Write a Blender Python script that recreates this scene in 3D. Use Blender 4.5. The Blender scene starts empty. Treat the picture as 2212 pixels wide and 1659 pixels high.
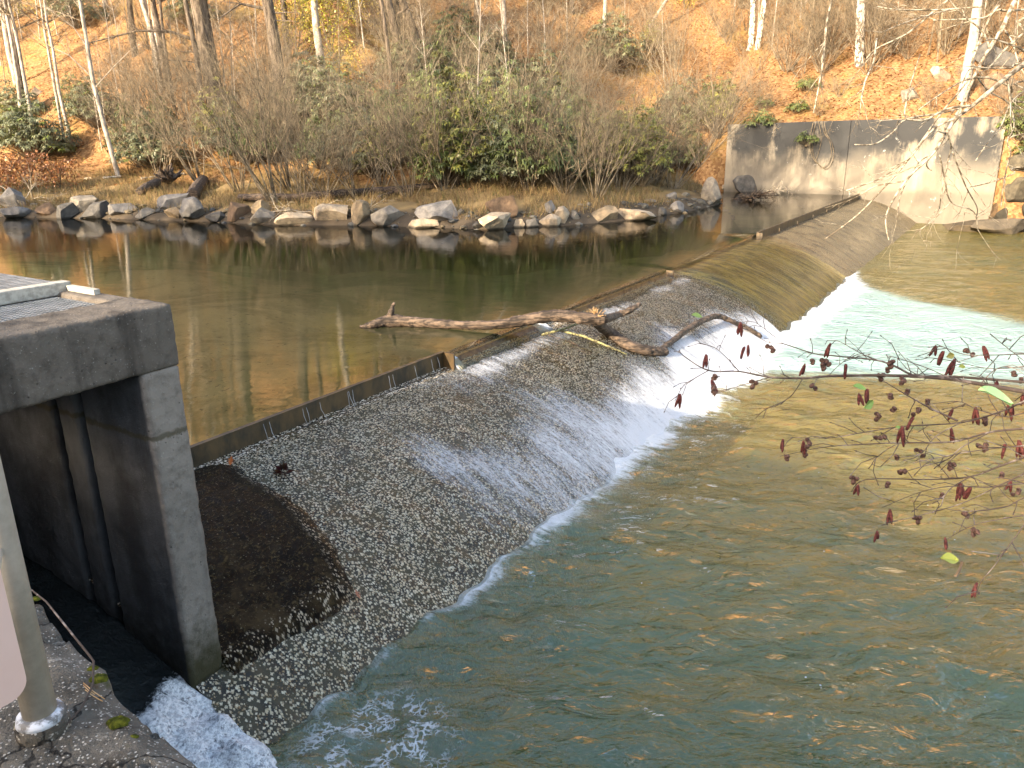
import bpy, math, random
import numpy as np
from mathutils import Vector, Matrix, Quaternion

random.seed(7)
SC = bpy.context.scene
COL = SC.collection
# ------------------------------------------------------------------ camera
PITCH, ROLL, CAM_H, FPX = math.radians(17.7), math.radians(0.8), 3.0, 1690.0 / 2212.0
fw = np.array([0, math.cos(PITCH), -math.sin(PITCH)])
_r0 = np.array([1.0, 0, 0]); _u0 = np.array([0, math.sin(PITCH), math.cos(PITCH)])
rt = math.cos(ROLL) * _r0 - math.sin(ROLL) * _u0
up = math.sin(ROLL) * _r0 + math.cos(ROLL) * _u0
CAM = np.array([0, 0, CAM_H])
cd = bpy.data.cameras.new("camera"); cam = bpy.data.objects.new("camera", cd); COL.objects.link(cam)
cd.sensor_width = 36; cd.lens = 36 * FPX; cd.clip_end = 600; cd.clip_start = 0.05
m = Matrix(((rt[0], up[0], -fw[0], CAM[0]), (rt[1], up[1], -fw[1], CAM[1]), (rt[2], up[2], -fw[2], CAM[2]), (0, 0, 0, 1)))
cam.matrix_world = m
SC.camera = cam
# ------------------------------------------------------------------ light
SUN_EL = math.radians(21)
LH = np.array([0.70, 0.71]); LH /= np.linalg.norm(LH)
LD = Vector((LH[0] * math.cos(SUN_EL), LH[1] * math.cos(SUN_EL), -math.sin(SUN_EL)))
w = bpy.data.worlds.new("World"); SC.world = w; w.use_nodes = True
wn = w.node_tree.nodes; wl = w.node_tree.links
sky = wn.new('ShaderNodeTexSky'); sky.sky_type = 'NISHITA'; sky.sun_disc = False
sky.sun_elevation = SUN_EL; sky.sun_rotation = math.atan2(-LH[0], -LH[1]); sky.air_density = 1.0; sky.dust_density = 2.5; sky.ozone_density = 0.6
bg = wn['Background']; bg.inputs['Strength'].default_value = 0.15
wm = wn.new('ShaderNodeMix'); wm.data_type = 'RGBA'; wm.blend_type = 'MULTIPLY'; wm.inputs[0].default_value = 1; wm.inputs[7].default_value = (1.0, .94, .86, 1)   # camera white balance
wl.new(sky.outputs[0], wm.inputs[6]); wl.new(wm.outputs[2], bg.inputs[0])
sd = bpy.data.lights.new("sun", 'SUN'); sd.energy = 2.8; sd.angle = math.radians(0.53); sd.color = (1.0, 0.83, 0.60)
sun = bpy.data.objects.new("sun", sd); COL.objects.link(sun); sun.rotation_euler = LD.to_track_quat('-Z', 'Y').to_euler()
SC.view_settings.view_transform = 'Standard'; SC.view_settings.look = 'None'; SC.view_settings.exposure = 2.42; SC.view_settings.gamma = 1.0
SC.cycles.max_bounces = 8; SC.cycles.transparent_max_bounces = 12; SC.cycles.diffuse_bounces = 3; SC.cycles.glossy_bounces = 3
SC.cycles.caustics_reflective = False; SC.cycles.caustics_refractive = False; SC.cycles.sample_clamp_indirect = 6

# ------------------------------------------------------------------ frames of reference
A3 = np.array([.54, .84, 0]); A3 /= np.linalg.norm(A3); N3 = np.array([A3[1], -A3[0], 0]); O3 = np.array([-3.24, 7.3, 0])
ZD = -1.2                                        # level of the tailwater; the pond is at z = 0
def W(a, s, z): return O3 + A3 * a + N3 * s + np.array([0, 0, z])
def loc(P): P = np.asarray(P, float); return (P - O3) @ A3, (P - O3) @ N3, P[2]
def ray(u, v): return fw * 1690.0 + rt * (u - 1106) - up * (v - 829.5)
def atZ(u, v, z): d = ray(u, v); return CAM + d * ((z - CAM_H) / d[2])
def atY(u, v, Y): d = ray(u, v); return CAM + d * (Y / d[1])
def atD(u, v, D): d = ray(u, v); return CAM + d / 1690.0 * D
def atA(u, v, a):
    d = ray(u, v); t = ((O3 + A3 * a - CAM) @ A3) / (d @ A3); return CAM + d * t
def sm(x, a, b):
    t = np.clip((np.asarray(x, float) - a) / (b - a), 0, 1); return t * t * (3 - 2 * t)
def prof(s): s = np.asarray(s, float); return np.where(s > 0, -.17 - .06 * s - .123 * s * s - 1.1 * np.maximum(s - 2.78, 0), -.17)
def dam_at(u, v, h=0.0):
    d = ray(u, v) / 1690.0
    for t in np.arange(3, 70, .005):
        P = CAM + d * t; a, s, z = loc(P)
        if z < float(prof(s)) + h: return P
    return CAM + d * 30
# value noise ------------------------------------------------------
def _h(i, j, k, seed):
    n = (i * 374761393 + j * 668265263 + k * 2147483647 + seed * 974634777) & 0xFFFFFFFF
    n = ((n ^ (n >> 13)) * 1274126177) & 0xFFFFFFFF
    n = (n ^ (n >> 16)) & 0xFFFFFFFF
    return n / 4294967295.0
def vn(x, y, z=0.0, seed=0):
    x, y, z = np.broadcast_arrays(np.asarray(x, float), np.asarray(y, float), np.asarray(z, float))
    xi, yi, zi = np.floor(x).astype(np.int64), np.floor(y).astype(np.int64), np.floor(z).astype(np.int64)
    fx, fy, fz = x - xi, y - yi, z - zi
    fx, fy, fz = fx * fx * (3 - 2 * fx), fy * fy * (3 - 2 * fy), fz * fz * (3 - 2 * fz)
    r = 0
    for dx in (0, 1):
        for dy in (0, 1):
            for dz in (0, 1):
                r = r + _h(xi + dx, yi + dy, zi + dz, seed) * (fx if dx else 1 - fx) * (fy if dy else 1 - fy) * (fz if dz else 1 - fz)
    return r
def fbm(x, y, z=0.0, seed=0, o=4):
    r, amp, t = 0, .5, 0
    for i in range(o):
        f = 2.03 ** i
        r = r + amp * vn(np.asarray(x) * f + i * 17.3, np.asarray(y) * f + i * 5.1, np.asarray(z) * f, seed + i); t += amp; amp *= .5
    return r / t

# ------------------------------------------------------------------ mesh builder
class MB:
    def __init__(s): s.v = []; s.f = []; s.c = []; s.m = []; s.col = (1, 1, 1); s.mat = 0
    def face(s, idx): s.f.append(idx); s.c.append(s.col); s.m.append(s.mat)
    def quad(s, *P):
        b = len(s.v); s.v.extend([tuple(p) for p in P]); s.face(tuple(range(b, b + len(P))))
    def box(s, c, u, v, w_):
        c, u, v, w_ = map(lambda q: np.asarray(q, float), (c, u, v, w_)); b = len(s.v)
        for i in (-1, 1):
            for j in (-1, 1):
                for k in (-1, 1): s.v.append(tuple(c + u * i + v * j + w_ * k))
        for f in ((0, 1, 3, 2), (4, 6, 7, 5), (0, 4, 5, 1), (2, 3, 7, 6), (0, 2, 6, 4), (1, 5, 7, 3)): s.face(tuple(b + i for i in f))
    def lbox(s, a0, a1, s0, s1, z0, z1):        # box in dam coordinates
        s.box(W((a0 + a1) / 2, (s0 + s1) / 2, (z0 + z1) / 2), A3 * (a1 - a0) / 2, N3 * (s1 - s0) / 2, np.array([0, 0, (z1 - z0) / 2]))
    def tube(s, P, R, n=5, cap=True):
        P = [Vector(p) for p in P]; b = len(s.v); k = len(P)
        d0 = (P[1] - P[0]).normalized(); x = d0.orthogonal().normalized()
        for i in range(k):
            d = (P[min(i + 1, k - 1)] - P[max(i - 1, 0)])
            if d.length < 1e-9: d = d0
            d.normalize(); x = (x - d * x.dot(d)); x = x.normalized() if x.length > 1e-6 else d.orthogonal().normalized(); y = d.cross(x)
            for j in range(n):
                t = 2 * math.pi * j / n; q = P[i] + (x * math.cos(t) + y * math.sin(t)) * R[i]; s.v.append((q.x, q.y, q.z))
        for i in range(k - 1):
            for j in range(n):
                s.face((b + i * n + j, b + i * n + (j + 1) % n, b + (i + 1) * n + (j + 1) % n, b + (i + 1) * n + j))
        if cap and n > 3:
            s.face(tuple(b + (n - 1 - j) for j in range(n))); s.face(tuple(b + (k - 1) * n + j for j in range(n)))
    def grid(s, G):                               # G: (n, m, 3)
        n, m_ = G.shape[:2]; b = len(s.v); s.v.extend(map(tuple, G.reshape(-1, 3).tolist()))
        for i in range(n - 1):
            for j in range(m_ - 1): s.face((b + i * m_ + j, b + i * m_ + j + 1, b + (i + 1) * m_ + j + 1, b + (i + 1) * m_ + j))
    def build(s, name, mats, parent=None, smooth=False, col=False, loc_=None):
        me = bpy.data.meshes.new(name); me.from_pydata(s.v, [], s.f)
        for mm in (mats if isinstance(mats, (list, tuple)) else [mats]): me.materials.append(mm)
        if any(s.m): me.polygons.foreach_set('material_index', s.m)
        if smooth: me.polygons.foreach_set('use_smooth', [True] * len(s.f))
        if col:
            at = me.color_attributes.new('Col', 'FLOAT_COLOR', 'CORNER'); L = np.array([len(f) for f in s.f])
            c = np.repeat(np.array(s.c, float), L, axis=0); c = np.concatenate([c, np.ones((len(c), 1))], 1)
            at.data.foreach_set('color', c.ravel())
        me.update(); o = bpy.data.objects.new(name, me); COL.objects.link(o)
        if parent: o.parent = parent
        if loc_ is not None: o.location = loc_
        return o
def grid_obj(name, G, mat, uv=None, attrs=None, smooth=True, parent=None):
    n, m_ = G.shape[:2]; me = bpy.data.meshes.new(name)
    i = np.arange(n - 1)[:, None] * m_ + np.arange(m_ - 1)[None, :]
    F = np.stack([i, i + 1, i + m_ + 1, i + m_], -1).reshape(-1, 4)
    me.vertices.add(n * m_); me.vertices.foreach_set('co', G.reshape(-1).astype(np.float32))
    me.loops.add(F.size); me.loops.foreach_set('vertex_index', F.ravel().astype(np.int32))
    me.polygons.add(len(F)); me.polygons.foreach_set('loop_start', (np.arange(len(F)) * 4).astype(np.int32)); me.polygons.foreach_set('loop_total', np.full(len(F), 4, np.int32))
    me.update(calc_edges=True); me.validate()
    if smooth: me.polygons.foreach_set('use_smooth', [True] * len(me.polygons))
    if uv is not None:
        l = me.uv_layers.new(name='UVMap'); l.data.foreach_set('uv', uv.reshape(-1, 2)[F.ravel()].astype(np.float32).ravel())
    for k, val in (attrs or {}).items():
        at = me.attributes.new(k, 'FLOAT', 'POINT'); at.data.foreach_set('value', np.asarray(val, np.float32).ravel())
    me.materials.append(mat); o = bpy.data.objects.new(name, me); COL.objects.link(o)
    if parent: o.parent = parent
    return o
def tag(o, label=None, cat=None, group=None, kind=None):
    if label: o['label'] = label
    if cat: o['category'] = cat
    if group: o['group'] = group
    if kind: o['kind'] = kind
    return o
def thing(name, P, label, cat, group=None):
    o = bpy.data.objects.new(name, None); COL.objects.link(o); o.location = tuple(P); o.empty_display_size = .2
    return tag(o, label, cat, group)
def under(o, root):                               # parent keeping world place
    o.parent = root; o.matrix_parent_inverse = Matrix.Translation(root.location).inverted(); return o
def dup(o, P, rot=0, scale=1.0, label=None, group=None, tilt=None):
    c = o.copy(); COL.objects.link(c); c.location = tuple(P); c.rotation_euler = (tilt[0] if tilt else 0, tilt[1] if tilt else 0, rot)
    c.scale = (scale, scale, scale) if not isinstance(scale, tuple) else scale
    for ch in o.children:
        d = ch.copy(); COL.objects.link(d); d.parent = c
    if label: c['label'] = label
    if group: c['group'] = group
    return c

# ------------------------------------------------------------------ materials
class G:
    def __init__(s, name):
        s.m = bpy.data.materials.new(name); s.m.use_nodes = True; s.t = s.m.node_tree; s.t.nodes.clear(); s.o = s.n('ShaderNodeOutputMaterial')
    def n(s, typ, props=None, **kw):
        q = s.t.nodes.new(typ)
        for k, v in (props or {}).items(): setattr(q, k, v)
        for k, v in kw.items():
            k = k.replace('_', ' ') if k.replace('_', ' ') in q.inputs else k
            s.set(q.inputs[k], v)
        return q
    def set(s, inp, v):
        if isinstance(v, bpy.types.NodeSocket): s.t.links.new(v, inp)
        elif isinstance(v, bpy.types.Node): s.t.links.new(v.outputs[0], inp)
        else:
            if isinstance(v, (tuple, list)) and len(v) == 3 and inp.type == 'RGBA': v = (*v, 1)
            inp.default_value = v
    def mix(s, f, a, b, mode='MIX'):
        q = s.t.nodes.new('ShaderNodeMix'); q.data_type = 'RGBA'; q.blend_type = mode
        s.set(q.inputs[0], f); s.set(q.inputs[6], a); s.set(q.inputs[7], b); return q.outputs[2]
    def math(s, op, a, b=0.0, c=0.0, clamp=False):
        q = s.t.nodes.new('ShaderNodeMath'); q.operation = op; q.use_clamp = clamp; s.set(q.inputs[0], a); s.set(q.inputs[1], b); s.set(q.inputs[2], c); return q.outputs[0]
    def ramp(s, f, pts):
        q = s.t.nodes.new('ShaderNodeValToRGB'); e = q.color_ramp.elements
        while len(e) < len(pts): e.new(.5)
        for i, (p, c) in enumerate(pts): e[i].position = p; e[i].color = (*c, 1) if len(c) == 3 else c
        s.set(q.inputs[0], f); return q.outputs[0]
    def rng(s, f, a, b, c=0.0, d=1.0):
        q = s.t.nodes.new('ShaderNodeMapRange'); q.interpolation_type = 'SMOOTHSTEP'; s.set(q.inputs[0], f)
        for i, v in enumerate((a, b, c, d)): s.set(q.inputs[i + 1], v)
        return q.outputs[0]
    def coord(s, which='Object'): return s.n('ShaderNodeTexCoord').outputs[which]
    def pos(s): return s.n('ShaderNodeNewGeometry').outputs['Position']
    def map(s, vec, sc, rot=(0, 0, 0), lo=(0, 0, 0)):
        q = s.n('ShaderNodeMapping'); s.set(q.inputs['Vector'], vec); q.inputs['Scale'].default_value = sc; q.inputs['Rotation'].default_value = rot; q.inputs['Location'].default_value = lo; return q.outputs[0]
    def noise(s, vec, scale, det=5, rough=.55, dist=0.0, out=0):
        return s.n('ShaderNodeTexNoise', Vector=vec, Scale=scale, Detail=det, Roughness=rough, Distortion=dist).outputs[out]
    def voro(s, vec, scale, feat='F1', out='Distance', rand=1.0, metric='EUCLIDEAN'):
        return s.n('ShaderNodeTexVoronoi', {'feature': feat, 'distance': metric}, Vector=vec, Scale=scale, Randomness=rand).outputs[out]
    def bump(s, h, st=.4, d=.02, nrm=None):
        q = s.n('ShaderNodeBump', Height=h, Strength=st, Distance=d)
        if nrm is not None: s.set(q.inputs['Normal'], nrm)
        return q.outputs[0]
    def attr(s, name, out='Fac'): return s.n('ShaderNodeAttribute', {'attribute_name': name}).outputs[out]
    def bsdf(s, col, rough=.8, nrm=None, spec=.3, **kw):
        q = s.n('ShaderNodeBsdfPrincipled'); s.set(q.inputs['Base Color'], col); s.set(q.inputs['Roughness'], rough); q.inputs['Specular IOR Level'].default_value = spec
        if nrm is not None: s.set(q.inputs['Normal'], nrm)
        for k, v in kw.items(): s.set(q.inputs[k.replace('_', ' ')], v)
        return q.outputs[0]
    def end(s, sh, disp=None): s.t.links.new(sh, s.o.inputs[0]); return s.m

def mat_concrete(name, c0, c1, stain, streak=.5, bumpd=.012, moss=None):
    g = G(name); p = g.pos(); n1 = g.noise(p, 1.6, 6, .6); n2 = g.noise(p, 14, 5, .65); n3 = g.noise(p, 70, 3, .6)
    col = g.mix(n1, c0, c1); col = g.mix(g.math('MULTIPLY', g.rng(n2, .45, .75), .55), col, tuple(.45 * x for x in c0))
    st = g.noise(g.map(p, (3.2, 3.2, .35)), 1.0, 5, .6)
    col = g.mix(g.math('MULTIPLY', g.rng(st, .47, .66), streak), col, stain)
    col = g.mix(g.math('MULTIPLY', g.rng(n3, .62, .75), .5), col, (.42, .4, .36))
    pit = g.rng(g.voro(p, 26), .0, .22, 1, 0); pm = g.rng(g.noise(p, 9, 2), .5, .6)
    col = g.mix(g.math('MULTIPLY', g.math('MULTIPLY', pit, pm), .75), col, (.02, .02, .02))
    z = g.n('ShaderNodeSeparateXYZ', Vector=p).outputs[2]
    if moss:                                       # damp algae band rising from the water line
        mk = g.rng(g.math('ADD', z, g.math('MULTIPLY', n2, -.5)), moss[0], moss[1], 1, 0)
        col = g.mix(g.math('MULTIPLY', mk, moss[3] if len(moss) > 3 else .95), col, moss[2])
    if name == 'rough_ledge_concrete':
        sp = g.n('ShaderNodeSeparateColor', Color=g.voro(p, 150, 'F1', 'Color')).outputs; sd_ = g.voro(p, 150)
        col = g.mix(g.math('MULTIPLY', g.rng(sp[0], .72, .8), g.rng(sd_, .3, .5, .8, 0)), col, (.46, .43, .38))
        col = g.mix(g.math('MULTIPLY', g.rng(g.noise(p, 11, 5, .7), .58, .66), .8), col, (.30, .28, .24))
        cr = g.n('ShaderNodeVectorMath', {'operation': 'MULTIPLY_ADD'}); g.set(cr.inputs[0], g.noise(p, 5, 4, .6, 0, 1)); cr.inputs[1].default_value = (.25, .25, .25); g.set(cr.inputs[2], p)
        col = g.mix(g.rng(g.voro(cr.outputs[0], 2.6, 'DISTANCE_TO_EDGE'), .004, .016, .9, 0), col, (.008, .007, .006))
        col = g.mix(g.math('MULTIPLY', g.rng(g.noise(p, 6, 5, .7), .60, .68), .7), col, (.045, .05, .012))
    if name == 'weathered_concrete':               # darker inner face of the bay and the old pour line
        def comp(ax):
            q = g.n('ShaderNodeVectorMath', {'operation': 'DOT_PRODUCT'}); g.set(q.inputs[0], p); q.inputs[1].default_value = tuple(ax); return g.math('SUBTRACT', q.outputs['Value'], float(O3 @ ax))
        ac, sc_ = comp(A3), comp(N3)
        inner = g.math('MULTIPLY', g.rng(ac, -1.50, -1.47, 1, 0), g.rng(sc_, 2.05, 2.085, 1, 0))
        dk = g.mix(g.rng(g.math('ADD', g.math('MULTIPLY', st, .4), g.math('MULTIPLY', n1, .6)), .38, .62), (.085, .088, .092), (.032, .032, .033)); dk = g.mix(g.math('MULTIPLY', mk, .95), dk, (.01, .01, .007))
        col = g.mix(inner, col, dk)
        line = g.rng(g.math('ABSOLUTE', g.math('ADD', g.math('SUBTRACT', z, 1.12), g.math('MULTIPLY', g.math('SUBTRACT', n2, .5), .08))), .008, .03, 1, 0)
        col = g.mix(g.math('MULTIPLY', line, .7), col, (.05, .042, .02))
    h = g.math('SUBTRACT', g.math('ADD', g.math('MULTIPLY', n2, .7), g.math('MULTIPLY', n3, .35)), g.math('MULTIPLY', g.math('MULTIPLY', pit, pm), .6))
    return g.end(g.bsdf(col, .88, g.bump(h, .8, bumpd), .25))
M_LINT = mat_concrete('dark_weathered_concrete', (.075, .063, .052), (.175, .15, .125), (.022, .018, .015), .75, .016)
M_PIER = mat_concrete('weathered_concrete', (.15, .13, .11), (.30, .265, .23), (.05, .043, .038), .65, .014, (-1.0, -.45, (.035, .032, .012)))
M_BAY = mat_concrete('dark_inner_concrete', (.08, .085, .088), (.19, .20, .21), (.03, .03, .03), .75, .01, (-.5, .25, (.012, .012, .008)))  # darker concrete for the inner walls of the bay
M_LEDGE = mat_concrete('rough_ledge_concrete', (.05, .045, .037), (.19, .17, .14), (.018, .016, .012), .8, .035)
def mat_wall():
    g = G('stained_wall_concrete'); p = g.pos(); n1 = g.noise(p, .55, 6, .62); n2 = g.noise(p, 7, 5, .65)
    col = g.mix(g.rng(n1, .35, .65), (.24, .205, .155), (.44, .375, .285))
    z = g.n('ShaderNodeSeparateXYZ', Vector=p).outputs[2]
    st = g.noise(g.map(p, (.9, .9, .22)), 1.0, 6, .68)
    top = g.rng(g.math('ADD', z, g.math('MULTIPLY', g.math('SUBTRACT', n1, .5), 3.4)), .2, 2.6)
    blk = g.math('MULTIPLY', g.rng(g.math('ADD', g.math('MULTIPLY', st, .6), g.math('MULTIPLY', n1, .5)), .42, .56), g.math('ADD', g.math('MULTIPLY', top, .62), .40))  # dark stains, strengthened to stand in for dappled shade on the wall
    col = g.mix(blk, col, (.045, .045, .045))
    low = g.rng(z, .05, .45, 1, 0); col = g.mix(g.math('MULTIPLY', low, .55), col, (.09, .08, .065))
    col = g.mix(g.math('MULTIPLY', g.rng(g.noise(p, 2.6, 4, .7), .66, .70), .5), col, (.5, .48, .44))
    return g.end(g.bsdf(col, .9, g.bump(n2, .5, .012), .2))
M_WALL = mat_wall()

def mat_dam():
    g = G('pebble_crusted_spillway'); uv = g.n('ShaderNodeUVMap', {'uv_map': 'UVMap'}).outputs[0]
    uvw = g.n('ShaderNodeVectorMath', {'operation': 'ADD'}); g.set(uvw.inputs[0], uv)
    wob = g.noise(uv, 30, 2, .5, 0, 1); sc = g.n('ShaderNodeVectorMath', {'operation': 'SCALE'}); g.set(sc.inputs[0], wob); sc.inputs['Scale'].default_value = .022
    g.set(uvw.inputs[1], sc.outputs[0]); q = uvw.outputs[0]
    vc = g.voro(q, 46, 'F1', 'Color', 1.0, 'MANHATTAN'); vd = g.voro(q, 46, 'F1', 'Distance', 1.0, 'MANHATTAN')
    r = g.n('ShaderNodeSeparateColor', Color=vc).outputs
    big = g.noise(uv, .9, 5, .6); mid = g.noise(uv, 4.5, 5, .65)
    a = g.n('ShaderNodeSeparateXYZ', Vector=uv).outputs[0]
    th = g.math('ADD', g.rng(mid, .35, .7, .04, .52), g.rng(big, .35, .65, -.08, .22))
    chip = g.math('MULTIPLY', g.rng(r[0], g.math('SUBTRACT', th, .1), g.math('ADD', th, .1)), g.rng(vd, .56, .86, 1, 0))
    light = g.mix(r[1], (.60, .48, .33), (.92, .84, .72)); light = g.mix(g.rng(r[2], .7, .9), light, (.34, .22, .11))
    dark = g.mix(g.rng(mid, .4, .6), (.018, .015, .011), (.062, .052, .026))
    col = g.mix(chip, dark, light)
    fl = g.noise(g.map(uv, (4.5, 1.1, 1)), 1.0, 7, .72, .8)
    gold = g.mix(g.rng(fl, .42, .6), (.20, .15, .025), (.70, .52, .13)); gold = g.mix(g.rng(g.noise(g.map(uv, (14, 1.6, 1)), 1, 6, .7, .5), .58, .68), gold, (.03, .022, .01))  # golden-brown overflow tone, brightened in place of direct sunlight
    tan = g.mix(g.noise(uv, 11, 6, .7), (.06, .045, .02), (.26, .20, .11)); tan = g.mix(g.rng(g.noise(g.map(uv, (5, 1.2, 1)), 1, 5, .7), .48, .6), tan, (.035, .028, .016))
    col = g.mix(g.rng(g.math('ADD', a, g.math('MULTIPLY', mid, 1.4)), 13.3, 14.3), col, gold)
    col = g.mix(g.rng(g.math('ADD', a, mid), 20.3, 21), col, tan)
    sx = g.n('ShaderNodeSeparateXYZ', Vector=uv).outputs[1]
    col = g.mix(g.rng(g.math('ADD', sx, g.math('MULTIPLY', mid, .5)), 2.85, 3.2), col, g.mix(mid, (.05, .055, .025), (.20, .15, .06)))
    h = g.math('ADD', g.math('MULTIPLY', chip, .6), g.math('MULTIPLY', mid, .5))
    return g.end(g.bsdf(col, g.mix(chip, (.25,) * 3, (.6,) * 3), g.bump(h, .7, .012), .5))
M_DAM = mat_dam()
def mat_slab():
    g = G('dark_wet_slab'); uv = g.n('ShaderNodeUVMap', {'uv_map': 'UVMap'}).outputs[0]
    n1 = g.noise(uv, 1.8, 6, .65); n2 = g.noise(g.map(uv, (5, 9, 1), (0, 0, .5)), 2.6, 7, .75, 1.6); n3 = g.noise(uv, 45, 4, .65)
    col = g.mix(g.rng(n2, .4, .62), (.003, .003, .003), (.012, .010, .006)); col = g.mix(g.math('MULTIPLY', g.rng(n2, .53, .64), .8), col, (.12, .085, .032))
    s = g.n('ShaderNodeSeparateXYZ', Vector=uv).outputs[1]
    col = g.mix(g.math('MULTIPLY', g.math('MULTIPLY', g.rng(s, .9, 2.0), g.rng(n1, .50, .64)), .7), col, (.10, .068, .033))
    col = g.mix(g.rng(n3, .61, .70), col, (.34, .30, .2))
    rc = g.n('ShaderNodeSeparateColor', Color=g.voro(uv, 46, 'F1', 'Color', 1.0, 'MANHATTAN')).outputs[0]; rd = g.voro(uv, 46, 'F1', 'Distance', 1.0, 'MANHATTAN')
    rim = g.rng(g.math('ADD', g.math('MULTIPLY', g.attr('rim'), .75), g.math('MULTIPLY', g.noise(uv, 6, 4, .65), .6)), .62, .95)
    col = g.mix(g.math('MULTIPLY', g.math('MULTIPLY', rim, g.rng(rc, .52, .62)), g.rng(rd, .5, .8, 1, 0)), col, (.66, .56, .42))
    return g.end(g.bsdf(col, .27, g.bump(g.math('ADD', n2, g.math('MULTIPLY', n3, .8)), 1.0, .07), .14))
M_SLAB = mat_slab()
def simple(name, c0, c1, scale=6, rough=.8, bumpd=.01, spec=.3, stretch=(1, 1, 1), thr=(.35, .65), st=.6, **kw):
    g = G(name); p = g.map(g.coord(), stretch); n1 = g.noise(p, scale, 6, .65)
    return g.end(g.bsdf(g.mix(g.rng(n1, *thr), c0, c1), rough, g.bump(n1, st, bumpd), spec, **kw))
M_STEEL = simple('rusty_steel', (.018, .014, .008), (.085, .052, .02), 5, .45, .004, .5, (1, 1, .5))
M_ALGAE = simple('golden_algae_board', (.16, .10, .03), (.44, .30, .11), 7, .5, .004, .4)
M_PIPE = simple('galvanised_pipe', (.24, .22, .18), (.40, .36, .30), 5, .5, .002, .4)
M_SEAL = simple('silvery_sealant', (.12, .12, .12), (.55, .58, .64), 24, .45, .01, .5, thr=(.42, .56))
M_SIGN = simple('faded_pink_plate', (.62, .42, .35), (.68, .48, .41), 2, .5, .0005, .3)
M_GRATE = simple('grating_steel', (.12, .125, .125), (.22, .225, .225), 8, .5, .002, .5)
M_TIMBER = simple('pale_timber', (.28, .26, .22), (.45, .42, .36), 4, .7, .003, .3, (1, 6, 6))
M_BLUE = simple('blue_tape', (.12, .18, .36), (.16, .22, .42), 4, .6, .001)
M_MOSS = simple('moss', (.02, .028, .004), (.10, .105, .012), 60, .95, .012, .1, st=1.0)
M_BARK = simple('grey_brown_bark', (.045, .035, .027), (.17, .135, .105), 7, .9, .03, .15, (1, 1, .22), st=1.0)
M_BARKP = simple('pale_bark', (.22, .185, .15), (.48, .42, .35), 5, .85, .01, .2, (1, 1, .6))
M_BIRCH = simple('mottled_birch_bark', (.10, .085, .07), (.58, .53, .46), 6, .85, .01, .2, (1, 1, .7), (.44, .54))
M_TWIG = simple('grey_twig_bark', (.07, .054, .037), (.27, .215, .145), 3, .85, .004, .2)
M_TWIGL = simple('lichen_twig_bark', (.12, .092, .062), (.42, .365, .275), 26, .85, .004, .2, thr=(.42, .58))
M_ALDER = simple('alder_twig_bark', (.075, .055, .046), (.28, .235, .21), 18, .8, .003, .25, thr=(.5, .68))
M_DRIFT = simple('driftwood', (.022, .016, .012), (.155, .11, .078), 13, .75, .02, .3, (.22, 1.5, 1.5), st=1.0, thr=(.38, .66))
M_DRIFTP = simple('bleached_driftwood', (.26, .21, .15), (.5, .43, .33), 6, .8, .006, .2)
M_LICHEN = simple('yellow_lichen_bark', (.075, .065, .04), (.30, .28, .13), 28, .85, .006, .2, thr=(.45, .55))
M_SPLINT = simple('split_wood', (.30, .17, .07), (.55, .36, .18), 14, .8, .01, .2)
M_CATKIN = simple('catkin_red', (.055, .018, .017), (.16, .048, .042), 160, .8, .003, .2, st=.9)
M_CONE = simple('alder_cone', (.055, .03, .023), (.17, .10, .08), 90, .85, .004, .2, st=1)
def mat_col(name, rough=.6, transl=.25, spec=.3):
    g = G(name); c = g.attr('Col', 'Color'); r = g.n('ShaderNodeObjectInfo').outputs['Random']
    c = g.mix(1.0, c, g.mix(r, (.78, .78, .74), (1.12, 1.06, 1.0)), 'MULTIPLY')
    d = g.bsdf(c, rough, None, spec)
    if transl:
        t = g.n('ShaderNodeBsdfTranslucent', Color=c); x = g.n('ShaderNodeMixShader'); g.set(x.inputs[0], transl); g.set(x.inputs[1], d); g.set(x.inputs[2], t.outputs[0]); d = x.outputs[0]
    return g.end(d)
M_LEAF = mat_col('evergreen_leaves', .38, .15, .45)
M_LITTER = mat_col('dead_leaves', .8, .2, .15)
def mat_rock():
    g = G('boulder_stone'); p = g.coord(); c = g.n('ShaderNodeObjectInfo').outputs['Color']; n1 = g.noise(p, 3.5, 6, .65); n2 = g.noise(p, 24, 5, .7)
    col = g.mix(g.rng(n1, .3, .7), g.mix(1.0, c, (.6, .6, .6), 'MULTIPLY'), g.mix(1.0, c, (1.25, 1.22, 1.15), 'MULTIPLY'))
    col = g.mix(g.math('MULTIPLY', g.rng(n2, .55, .7), .5), col, (.07, .065, .055))
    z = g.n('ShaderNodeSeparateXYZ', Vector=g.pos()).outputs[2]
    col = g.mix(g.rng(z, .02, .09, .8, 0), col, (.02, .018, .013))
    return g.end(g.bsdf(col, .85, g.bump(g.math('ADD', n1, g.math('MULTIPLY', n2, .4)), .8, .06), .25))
M_ROCK = mat_rock()
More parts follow.
